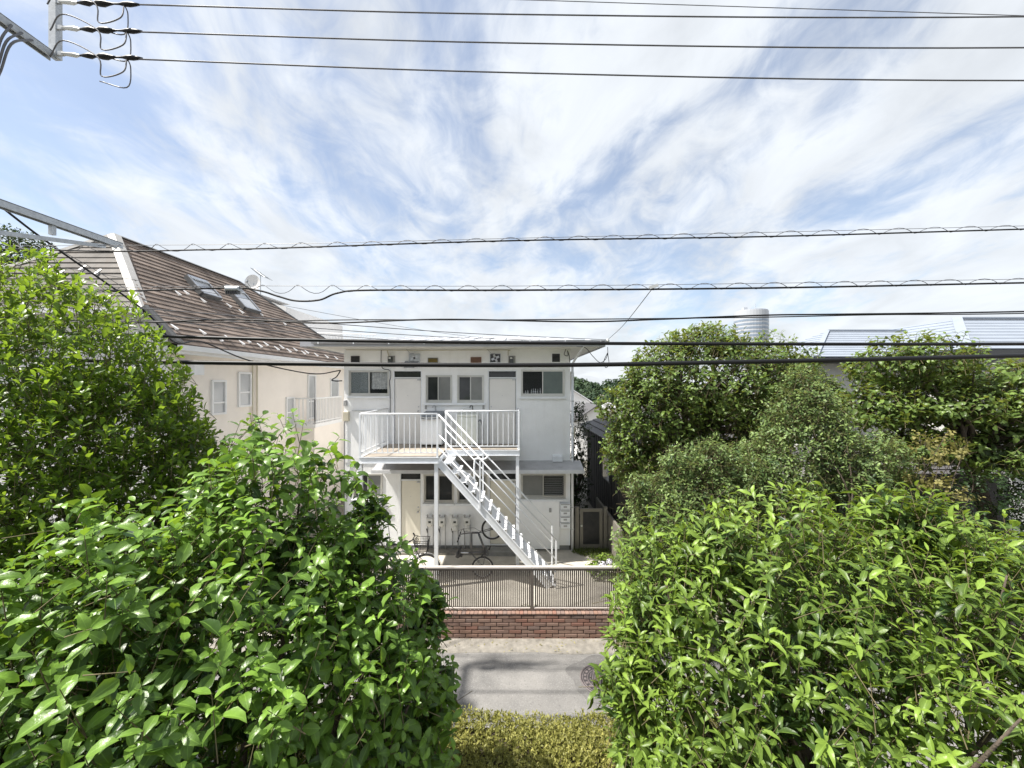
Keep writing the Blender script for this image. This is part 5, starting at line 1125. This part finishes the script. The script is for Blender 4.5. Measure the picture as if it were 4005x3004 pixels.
# ------------------------------------------------------------------ utility pole and overhead cables
def pole():
    px, py = -5.9, 4.2; t = thing('utility_pole', 'concrete utility pole with steel crossarms and black clamped power lines', 'utility pole', (px, py, 0))
    MB().tube([(px, py, -0.2), (px, py, 8.95)], [0.17, 0.12], 16).build('pole', 'concrete_pole', t, smooth=True)
    def angle(p, q, w, h, nm): mb = MB(); mb.bar(p, q, w, 0.012); mb.bar(Vector(p) + Vector((w / 2 - 0.006, 0, -h / 2)), Vector(q) + Vector((w / 2 - 0.006, 0, -h / 2)), 0.012, h); mb.bar(Vector(p) + Vector((-w / 2 + 0.006, 0, -h / 2)), Vector(q) + Vector((-w / 2 + 0.006, 0, -h / 2)), 0.012, h); mb.build(nm, 'galvanised', t)
    ue = U(98, 112, 5.03); zt = ue.z
    angle((px, py - 0.7, zt), (px, 5.06, zt), 0.09, 0.09, 'crossarm')
    B(px - 0.045 + 0.03, px + 0.045 + 0.03, 5.02, 5.10, zt - 0.06, zt + 0.72).build('riser_bracket', 'galvanised', t)
    le = U(255, 525, 5.9); angle((px, py - 0.6, le.z), (px, 5.92, le.z), 0.10, 0.08, 'crossarm'); MB().bar((px, py + 0.1, le.z - 0.42), (px, 5.7, le.z - 0.12), 0.035, 0.05).build('arm_brace', 'galvanised', t); MB().bar((px, 5.05, le.z - 0.2), (px, 5.05, le.z - 0.08), 0.05, 0.05).build('arm_spacer', 'galvanised', t)
    for k, (u0, v0) in enumerate(((112, 4), (118, 60), (118, 116))):
        a = U(u0, v0, 5.04); b = U(u0 + 55, v0 + 2 + k, 5.03); c = U(u0 + 190, v0 + 6 + k * 2, 5.03)
        st = MB(); st.bar(a - Vector((0.04, 0, 0)), a + Vector((0.12, 0, 0)), 0.03, 0.05); st.build('clevis', 'galvanised', t)
        MB().tube([a + Vector((0.10, 0, 0)), a.lerp(b, 0.8), b], [0.02, 0.028, 0.012], 8).build('shackle', 'porcelain', t)
        pts = [b.lerp(c, i / 12) for i in range(13)]; rr = [0.010, 0.024, 0.034, 0.014, 0.034, 0.038, 0.022, 0.010, 0.012, 0.026, 0.030, 0.022, 0.010]
        MB().tube(pts, rr, 8).build('dead_end_clamp', 'black_cable', t, smooth=True)
        e = b.lerp(c, 0.35); f = b.lerp(c, 0.75)
        MB().tube(smooth_path([a + Vector((0, -0.05, -0.08)), a + Vector((0.2, -0.08, 0.10)), e + Vector((0, -0.05, -0.05)), e + Vector((0.06, -0.06, -0.30)), f + Vector((0, -0.05, -0.22)), f], 6), 0.008, 5).build('jumper_wire', 'grey_cable', t, smooth=True)
        MB().tube(smooth_path([f, f + Vector((0.02, 0.03, -0.12)), f + Vector((-0.03, 0.03, -0.36)), e + Vector((-0.05, 0.02, -0.30))], 6), 0.007, 5).build('jumper_wire', 'grey_cable', t, smooth=True)
    for k in range(3):
        y = 4.45 + 0.03 * k; MB().tube(smooth_path([(px + 0.05, 4.6 + 0.1 * k, zt - 0.05), (px + 0.12 + 0.02 * k, y, zt - 0.35), (px + 0.08, y - 0.05, zt - 0.75), (px - 0.05, y - 0.12, zt - 1.1)], 6), 0.012, 6).build('lead_cable', 'grey_cable', t, smooth=True)
pole()
def cable(name, label, pts, r, m='black_cable', n=8, group=None, sides=6):
    o = MB().tube(smooth_path(pts, n), r, sides).build(name, m, smooth=True); return tag(o, label, 'cable', group)
for nm, (a, b, c) in (('topmost', ((300, 10), (1106, 31), (2212, 36))), ('middle', ((300, 69), (1106, 93), (2212, 103))), ('lowest', ((300, 128), (1106, 157), (2212, 174)))):
    p, q, s = U(*a, 5.03), U(*b, 5.03), U(*c, 5.03); ext = s + (s - q) * 1.3 + Vector((0, 0, 0.25)); cable('power_line', nm + ' black line of the three high power lines leaving the riser bracket', [p, q, s, ext], 0.0095, 'grey_cable')
p, q = U(1080, -2, 7.0), U(2212, 34, 7.0); cable('thin_wire', 'thin upper wire slanting down to meet the topmost power line', [p - (q - p) * 2.5, p, q, q + (q - p) * 1.2], 0.007, 'grey_cable')
def lashed(label, pts, mes, d, r, per, seed, hr=0.0):
    P = [U(u, v, d) for u, v in pts]; ext = P[-1] + (P[-1] - P[-2]) * 1.2; path = smooth_path(P + [ext], 10)
    o = MB().tube(path, r, 6).build('telephone_cable', 'black_cable', smooth=True); tag(o, label, 'cable')
    Mp = [U(u, v, d) for u, v in mes]; mp = smooth_path(Mp + [Mp[-1] + (Mp[-1] - Mp[-2]) * 1.2], 10); MB().tube(mp, 0.0035, 5).build('messenger_wire', 'grey_cable', o)
    # helical lashing around cable and messenger
    hx = []; x0, x1 = mp[0].x, path[-1].x; n = int((x1 - x0) / per * 10); px = np.array([p.x for p in path]); pz = np.array([p.z for p in path]); qx = np.array([p.x for p in mp]); qz = np.array([p.z for p in mp])
    for i in range(n):
        x = x0 + (x1 - x0) * i / n; zc = np.interp(x, px, pz); zm = np.interp(x, qx, qz); zc = max(zc, zm - 0.09); mid = (zc + zm) / 2; a = max(0.022, (zm - zc) / 2 + 0.012); an = 2 * math.pi * (x - x0) / per + 0.5 * math.sin(x * 0.7); hx.append((x, d + a * math.cos(an), mid + a * math.sin(an)))
    MB().tube(hx, 0.0042, 4).build('lashing', 'grey_cable', o)
lashed('high telephone cable wrapped in a spiral lashing in front of the sky', [(-60, 538), (60, 539), (250, 543), (420, 540), (600, 536), (1106, 520), (1660, 511), (2212, 495)], [(-60, 532), (600, 527), (1106, 515), (1660, 502), (2212, 488)], 5.6, 0.0105, 0.50, 1)
lashed('lower telephone cable with spiral lashing, dipping beside its clamp', [(100, 632), (300, 628), (500, 622), (560, 628), (600, 640), (640, 650), (690, 648), (730, 633), (800, 627), (1106, 627), (1660, 622), (2212, 611)], [(100, 624), (500, 618), (1106, 618), (1660, 612), (2212, 603)], 5.4, 0.0125, 0.47, 2)
c = U(503, 626, 5.4); t = thing('cable_clamp', 'pale splice clamp with hanging comb on the lower telephone cable', 'clamp', c)
MB().bbox(c.x - 0.10, c.x + 0.10, c.y - 0.04, c.y + 0.04, c.z - 0.02, c.z + 0.045, 0.02).build('body', 'galvanised', t)
for k in range(7): B(c.x - 0.085 + k * 0.026, c.x - 0.075 + k * 0.026, c.y - 0.03, c.y + 0.03, c.z - 0.06, c.z - 0.02).build('comb_tooth', 'dark_metal', t)
cable('twisted_cable', 'wavy strand of the twisted cable pair under the telephone lines', [U(u, v, 5.0) for u, v in ((120, 690), (300, 697), (500, 690), (700, 698), (950, 690), (1250, 695), (1420, 690), (1650, 681), (1800, 679), (2212, 673), (3200, 650))], 0.010)
cable('twisted_cable', 'straighter strand of the twisted cable pair under the telephone lines', [U(u, v, 5.02) for u, v in ((120, 692), (480, 696), (760, 691), (1100, 691), (1600, 686), (1900, 680), (2212, 677), (3200, 655))], 0.007)
cable('thick_cable', 'upper of the two thick black cables crossing in front of the flat roof', [U(u, v, 4.6) for u, v in ((60, 715), (365, 727), (740, 736), (1310, 742), (2212, 743), (3200, 735))], 0.020, sides=10)
cable('thick_cable', 'lower of the two thick black cables crossing above the upper windows', [U(u, v, 4.3) for u, v in ((60, 775), (400, 783), (1106, 789), (1600, 782), (2212, 768), (3200, 740))], 0.024, sides=10)
RC = Vector((2.34, 9.62, 5.60))
for k, (u, v, r) in enumerate(((330, 668, 0.007), (330, 680, 0.006), (420, 700, 0.005), (500, 640, 0.003))):
    a = U(u, v, 5.6); b = RC + Vector((-0.02 * k, 0, 0.03 - 0.02 * k)); m = a.lerp(b, 0.5) - Vector((0, 0, 0.06 + 0.05 * k))
    cable('service_drop', ('thick', 'second', 'thin', 'faintest')[k] + ' service wire strung from the street line to the roof corner', [a + (a - m) * 0.5, a, m, b], r, 'grey_cable')
cable('drop_wire', 'thin wire rising from the roof corner to the lower telephone cable', [RC + Vector((0, 0, 0.03)), RC.lerp(U(1412, 620, 5.4), 0.5) - Vector((0, 0, 0.05)), U(1412, 620, 5.4)], 0.006, 'grey_cable')
c = U(1412, 619, 5.4); tag(MB().bar(c - Vector((0.06, 0, 0.02)), c + Vector((0.06, 0, 0.02)), 0.03, 0.04).build('wire_clip', 'porcelain'), 'pale clip where the thin wire meets the lower telephone cable', 'clip')
cable('looped_cable', 'black cable hanging in loops under the flat roof corner', [R1(1920, 212, 9.75), R1(1990, 222, 9.75), R1(2050, 290, 9.75), R1(2105, 338, 9.75), R1(2150, 310, 9.75), R1(2165, 262, 9.75), R1(2135, 330, 9.75), R1(2150, 378, 9.75), R1(2175, 350, 9.75), R1(2168, 280, 9.75), R1(2165, 215, 9.75)], 0.008, n=6)
t = thing('roof_insulator', 'white porcelain insulators at the flat roof corner', 'insulator', RC)
for dx, dz in ((0.0, 0.0), (-0.16, -0.05)): MB().tube([RC + Vector((dx, 0, dz - 0.03)), RC + Vector((dx, 0, dz)), RC + Vector((dx, 0, dz + 0.05))], [0.03, 0.05, 0.03], 10).build('bell', 'porcelain', t, smooth=True)
MB().bar(RC + Vector((-0.30, 0.10, -0.10)), RC + Vector((0.02, 0, -0.02)), 0.03, 0.03).build('bracket', 'galvanised', t)
cable('slanting_cable', 'thick black cable slanting down from the lower crossarm across the slate roof', [U(-60, 395, 5.3), U(31, 469, 5.6), U(115, 532, 6.0), U(310, 670, 6.9), U(377, 739, 7.3), R4(1250, 770, 8.2), R4(1540, 885, 9.4), R4(1920, 966, 10.2), R4(2105, 946, 10.6)], 0.015)
cable('slanting_wire', 'thin wire beside the slanting cable running to the slate roof', [U(115, 532, 6.0), U(200, 580, 6.2), U(300, 640, 6.5), U(420, 700, 7.0), U(560, 712, 8.2), U(700, 728, 9.2)], 0.005, 'grey_cable')
cable('wall_cable', 'black cable bundle looped on the bracket at the left facade corner', [R4(2105, 946, 10.6), R4(2080, 985, 10.62), R4(2050, 1005, 10.62), R4(2075, 1012, 10.65), R4(2115, 1010, 10.7)], 0.016)

# ------------------------------------------------------------------ plants
rng0 = np.random.RandomState(11)
def pick(P, k, rng): return [P[i] for i in rng.choice(len(P), k, replace=False)]

t = thing('camellia_bush', 'big camellia bush with broad glossy leaves and pointed tips, right under the balcony', 'bush', (-1.75, 2.2, 0))
bl = [((-1.85, 2.15, 2.40), (1.32, 1.15, 1.62)), ((-1.62, 2.6, 2.55), (0.80, 0.8, 1.78)), ((-1.12, 2.6, 2.2), (0.72, 0.9, 1.45)), ((-2.6, 1.9, 2.1), (1.2, 0.95, 1.38)), ((-0.86, 2.75, 1.55), (0.42, 0.6, 1.0)), ((-0.60, 2.85, 2.95), (0.13, 0.14, 0.22)), ((-1.02, 2.8, 3.62), (0.14, 0.15, 0.24)), ((-0.52, 2.9, 2.35), (0.12, 0.14, 0.2))]
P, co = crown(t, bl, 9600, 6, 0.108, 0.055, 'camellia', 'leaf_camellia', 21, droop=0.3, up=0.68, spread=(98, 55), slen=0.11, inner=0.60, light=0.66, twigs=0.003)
limbs(t, (-1.75, 2.25, 0), (-1.75, 2.3, 1.1), pick(P, 46, rng0), 0.085, rng0)

t = thing('osmanthus_bush', 'big rounded bush with long narrow leaves and light green shoot tips beside the road gap', 'bush', (2.3, 2.6, 0))
bl = [((2.15, 2.75, 2.28), (1.38, 1.05, 1.56)), ((3.4, 2.6, 2.12), (1.5, 1.1, 1.55)), ((1.42, 2.95, 1.75), (0.62, 0.75, 1.35)), ((1.27, 3.05, 2.2), (0.56, 0.6, 1.42)), ((3.3, 3.0, 2.3), (1.3, 0.8, 1.42)), ((0.82, 2.9, 2.35), (0.16, 0.2, 0.2)), ((1.55, 2.9, 3.35), (0.3, 0.3, 0.3)), ((2.9, 2.9, 3.6), (0.35, 0.3, 0.22)), ((2.6, 2.0, 1.9), (1.2, 0.8, 1.25))]
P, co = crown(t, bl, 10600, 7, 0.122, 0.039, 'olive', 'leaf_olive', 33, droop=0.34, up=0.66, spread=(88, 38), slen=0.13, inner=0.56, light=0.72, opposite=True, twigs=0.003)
limbs(t, (2.3, 2.7, 0), (2.3, 2.7, 0.9), pick(P, 46, rng0), 0.08, rng0)

t = thing('laurel_shrub', 'tall dense shrub with upright blunt leaves growing in front of the slate roof', 'shrub', (-4.4, 3.4, 0))
bl = [((-4.5, 3.4, 3.45), (1.75, 1.15, 2.05)), ((-3.35, 3.35, 3.2), (0.85, 0.9, 1.35)), ((-3.6, 2.9, 2.3), (1.1, 0.8, 1.5))]
P, co = crown(t, bl, 14500, 7, 0.088, 0.037, 'obovate', 'leaf_tall', 45, droop=0.12, up=0.72, spread=(62, 22), slen=0.085, inner=0.36, light=0.68, rough=0.13, twigs=0.003)
limbs(t, (-4.3, 3.4, 0), (-4.3, 3.4, 1.4), pick(P, 46, rng0), 0.09, rng0)

def tree(name, label, base, fork, blobs, n, per, L, W, prof, m, seed, r0, **k):
    t = thing(name, label, 'tree' if 'tree' in name else 'bush', base); rng = np.random.RandomState(seed)
    P, co = crown(t, blobs, n, per, L, W, prof, m, seed, **k); limbs(t, base, fork, pick(P, 30, rng), r0, rng)
    return t
tree('persimmon_tree', 'broad leafy tree with dark forked trunk standing beside the apartment block', (3.95, 9.0, 0), (4.05, 9.0, 3.55),
     [((4.3, 9.0, 4.65), (1.8, 1.35, 1.0)), ((3.15, 8.9, 4.05), (1.15, 1.0, 0.95)), ((5.8, 9.0, 4.6), (1.25, 1.0, 0.9)), ((4.5, 9.1, 5.35), (1.05, 0.8, 0.6)), ((6.7, 9.0, 4.35), (0.9, 0.9, 0.75)), ((4.9, 8.7, 3.4), (1.2, 0.8, 0.6)), ((2.75, 8.8, 3.1), (0.7, 0.8, 0.8)), ((6.1, 8.9, 3.8), (0.9, 0.8, 0.6))],
     5200, 6, 0.14, 0.068, 'oval', 'leaf_tree', 51, 0.13, up=0.45, spread=(85, 45), slen=0.20, inner=0.4, rough=0.36, light=0.66, droop=0.3, twigs=0.005)
tree('magnolia_tree', 'spreading tree with broad leaf layers and leaning trunk before the grey house', (10.0, 7.9, 0), (8.75, 7.6, 3.3),
     [((7.75, 7.6, 4.95), (1.0, 0.9, 0.55)), ((8.2, 7.5, 4.2), (1.35, 1.0, 0.5)), ((9.4, 7.5, 4.55), (1.1, 0.9, 0.55)), ((9.6, 7.4, 3.75), (1.0, 0.9, 0.5)), ((7.1, 7.5, 4.1), (0.7, 0.7, 0.4)), ((10.0, 7.3, 4.5), (0.9, 0.8, 0.6)), ((8.9, 7.2, 3.3), (0.9, 0.7, 0.4)), ((7.6, 7.3, 3.45), (0.7, 0.6, 0.35)), ((10.2, 7.0, 3.3), (0.9, 0.7, 0.5))],
     2900, 6, 0.15, 0.075, 'oval', 'leaf_tree', 57, 0.13, up=0.5, spread=(95, 55), slen=0.16, inner=0.36, rough=0.34, light=0.78, droop=0.35, twigs=0.005)
tree('pale_bush', 'pale green bush tapering to a top shoot in front of the leafy forked tree', (5.15, 6.7, 0), (5.15, 6.7, 2.0),
     [((5.2, 6.7, 3.5), (0.85, 0.75, 0.95)), ((5.05, 6.7, 4.25), (0.40, 0.4, 0.65)), ((5.9, 6.6, 3.1), (0.8, 0.7, 0.7)), ((4.5, 6.7, 2.9), (0.7, 0.7, 0.8))],
     3900, 6, 0.082, 0.038, 'oval', 'leaf_pale', 61, 0.05, up=0.35, spread=(80, 50), slen=0.14, inner=0.4, rough=0.34, jit=0.55, light=0.58, droop=0.3, twigs=0.003)
tree('mixed_bush', 'grey green bush between the side gate and the pale bush', (2.75, 6.6, 0), (2.8, 6.6, 1.5),
     [((2.85, 6.6, 2.55), (0.85, 0.7, 0.8)), ((2.35, 6.6, 2.05), (0.6, 0.6, 0.8)), ((3.6, 6.7, 2.75), (0.9, 0.7, 0.75)), ((2.2, 6.9, 1.2), (0.4, 0.5, 0.8)), ((2.75, 6.5, 3.2), (0.3, 0.3, 0.35)), ((2.1, 6.6, 2.75), (0.22, 0.25, 0.3)), ((3.3, 6.5, 3.35), (0.28, 0.3, 0.35))],
     3900, 6, 0.080, 0.037, 'oval', 'leaf_pale', 67, 0.05, up=0.35, spread=(80, 50), slen=0.14, inner=0.4, rough=0.34, jit=0.55, light=0.58, droop=0.3, twigs=0.003)
tree('ivy_bush', 'dark evergreen ivy mass below the leaning trunk', (7.9, 6.4, 0), (7.9, 6.4, 1.0),
     [((7.9, 6.4, 2.0), (1.35, 0.8, 1.15)), ((6.6, 6.5, 1.7), (1.1, 0.8, 1.0)), ((9.3, 6.5, 2.0), (1.2, 0.9, 1.2)), ((10.6, 7.2, 2.1), (1.2, 0.9, 1.5)), ((5.6, 6.2, 1.6), (1.0, 0.6, 1.1)), ((3.9, 6.2, 1.4), (1.0, 0.6, 1.1))],
     4600, 5, 0.075, 0.045, 'oval', 'leaf_dark', 71, 0.05, up=0.3, spread=(90, 60), slen=0.1, inner=0.3, rough=0.12, light=0.4, droop=0.3)
tree('yellowing_shrub', 'straggly shrub with yellowing round leaves in front of the dark plank roof', (6.55, 6.3, 0), (6.6, 6.3, 2.2),
     [((6.75, 6.3, 3.55), (0.50, 0.35, 0.28)), ((6.5, 6.3, 3.05), (0.35, 0.3, 0.15)), ((6.9, 6.25, 2.75), (0.35, 0.3, 0.3)), ((7.1, 6.0, 1.95), (0.6, 0.3, 0.3))],
     150, 6, 0.085, 0.06, 'oval', 'leaf_yellow', 73, 0.02, up=0.4, spread=(85, 50), slen=0.1, inner=0.2, rough=0.2, light=0.5, droop=0.3, singles=0)
tree('gap_bush', 'dark bush growing in the narrow gap behind the downpipe', (2.15, 13.0, 0), (2.15, 13.0, 1.0),
     [((2.2, 13.0, 2.6), (0.45, 0.5, 1.5)), ((2.15, 12.9, 1.3), (0.5, 0.5, 1.2))],
     800, 6, 0.08, 0.04, 'oval', 'leaf_dark', 77, 0.04, up=0.3, spread=(85, 50), slen=0.1, inner=0.3, rough=0.15, light=0.35, droop=0.3, singles=0)
tree('background_tree', 'tall dark tree far behind the left slope of the slate roof', (-27.5, 21, 0), (-27.5, 21, 8.5),
     [((-27.0, 21, 11.2), (2.5, 2.2, 1.9)), ((-24.6, 21, 9.7), (1.8, 1.6, 1.2)), ((-29.5, 21, 10.6), (2.2, 2.2, 2.0))],
     2600, 5, 0.22, 0.12, 'oval', 'leaf_dark', 79, 0.25, up=0.4, spread=(85, 45), slen=0.3, inner=0.3, rough=0.2, light=0.55, small=True, singles=0)

def hedge():
    t = thing('clipped_hedge', 'low clipped yellow-green box hedge between the two big bushes', 'hedge', (0, 3.68, 0)); rng = np.random.RandomState(81); x0, x1, y0, y1, zt = -2.6, 2.6, 3.30, 4.02, 1.20
    n = 15000; f = rng.rand(n); P = np.zeros((n, 3)); O = np.zeros((n, 3)); P[:, 0] = rng.uniform(x0, x1, n); top = f < 0.62
    P[:, 1] = np.where(top, rng.uniform(y0, y1, n), np.where(f < 0.81, y0, y1)); P[:, 2] = np.where(top, zt, rng.uniform(0.35, zt, n)); O[:, 2] = np.where(top, 1.0, 0.25); O[:, 1] = np.where(top, 0, np.where(f < 0.81, -1, 1))
    P[:, 2] += np.where(top, 0.035 * np.sin(P[:, 0] * 3.1) * np.cos(P[:, 1] * 7) + rng.normal(size=n) * 0.02 - rng.exponential(0.025, n), 0); P[:, 1] += np.where(top, 0, rng.normal(size=n) * 0.02)
    R = rng.uniform(0.75, 1.0, n); data, ax = leaves_on_shoots(P, nrm(O), R, rng, 5, 0.044, 0.018, up=0.35, spread=(70, 20), slen=0.035, jit=0.5, light=0.55)
    V, T, Q, ti, ac = leaf_geo_small(*data); me = mesh_np('foliage', V - np.array(WL[t]), T, Q, {'tint': ti, 'across': ac}); me.materials.append(MATS['leaf_hedge']); o = bpy.data.objects.new('foliage', me); C.objects.link(o); o.parent = t; o['kind'] = 'stuff'
    B(x0 + 0.06, x1 - 0.06, y0 + 0.07, y1 - 0.07, 0.3, zt - 0.10).build('twig_core', 'soil', t)
    mb = MB()
    for k in range(14): x = x0 + 0.2 + k * 0.37; mb.tube([(x, 3.66, 0), (x + 0.03, 3.68, 0.4)], 0.018, 5)
    mb.build('stems', 'bark', t)
hedge()

def grass(name, label, x0, x1, y0, y1, n, h, seed, m='leaf_grass', z=0.0, fn=None):
    rng = np.random.RandomState(seed); P = np.c_[rng.uniform(x0, x1, n), rng.uniform(y0, y1, n), np.full(n, z)]
    if fn is not None: P = P[fn(P)]
    n = len(P); D = nrm(rng.normal(size=(n, 3)) * np.array([0.55, 0.55, 0.1]) + np.array([0, 0, 0.9])); Nn = nrm(np.cross(D, rng.normal(size=(n, 3)))); L = rng.uniform(0.4, 1.2, n) * h
    V, T, Q, ti, ac = leaf_geo_small(P, D, Nn, L, np.full(n, 0.012) + h * 0.05, rng.uniform(0, 1, n)); me = mesh_np(name, V, T, Q, {'tint': ti, 'across': ac}); me.materials.append(MATS[m]); o = bpy.data.objects.new(name, me); C.objects.link(o); tag(o, label, 'grass', kind='stuff')
grass('grass_strip', 'rough grass strip growing along the back of the fence', -5, 3.0, 7.2, 7.95, 12000, 0.15, 91, fn=lambda P: (P[:, 1] < 7.75 + 0.12 * np.sin(P[:, 0] * 2.3) + 0.08 * np.sin(P[:, 0] * 5.1)))
grass('gate_weeds', 'green weeds growing at the foot of the side gate', 1.65, 2.9, 10.05, 10.75, 1400, 0.14, 93, fn=lambda P: P[:, 1] > 10.55 - (P[:, 0] - 1.65) * 0.75)
def hydrangea():
    t = thing('hydrangea', 'hydrangea with two pale lilac flower heads growing beside the yard', 'plant', (2.15, 9.35, 0))
    P, co = crown(t, [((2.2, 9.35, 0.22), (0.42, 0.35, 0.28))], 70, 5, 0.13, 0.075, 'oval', 'leaf_olive', 95, up=0.45, spread=(85, 50), slen=0.08, inner=0.2, light=0.6, singles=0, twigs=0.004)
    rng = np.random.RandomState(4)
    for c, r in (((2.10, 9.15, 0.34), 0.085), ((2.28, 9.2, 0.38), 0.075), ((2.38, 9.22, 0.30), 0.06)):
        n = 90; O = nrm(rng.normal(size=(n, 3))); P = np.array(c) + O * r; D = nrm(np.cross(O, rng.normal(size=(n, 3)))); V, T, Q, ti, ac = leaf_geo_small(P - D * 0.015, D, O, np.full(n, 0.034), np.full(n, 0.032), rng.rand(n))
        me = mesh_np('flower_head', V - np.array(WL[t]), T, Q, {}); me.materials.append(MATS['petal']); o = bpy.data.objects.new('flower_head', me); C.objects.link(o); o.parent = t
hydrangea()
def litter():
    rng = np.random.RandomState(6); k = 60; P = np.c_[rng.uniform(-1.3, 1.6, k), rng.uniform(6.6, 6.95, k), np.full(k, 0.045)]; D = nrm(rng.normal(size=(k, 3)) * np.array([1, 1, 0.1])); Nn = nrm(np.array([0, 0, 1.0]) + rng.normal(size=(k, 3)) * 0.2); Nn = nrm(Nn - D * np.sum(Nn * D, axis=1)[:, None])
    V, T, Q, ti, ac = leaf_geo_small(P, D, Nn, rng.uniform(0.02, 0.06, k), rng.uniform(0.008, 0.02, k), rng.rand(k)); me = mesh_np('leaf_litter', V, T, Q, {'tint': ti, 'across': ac}); me.materials.append(MATS['leaf_yellow']); o = bpy.data.objects.new('leaf_litter', me); C.objects.link(o); tag(o, 'dry fallen leaves and twigs along the foot of the brick wall', 'leaf litter', kind='stuff')
litter()
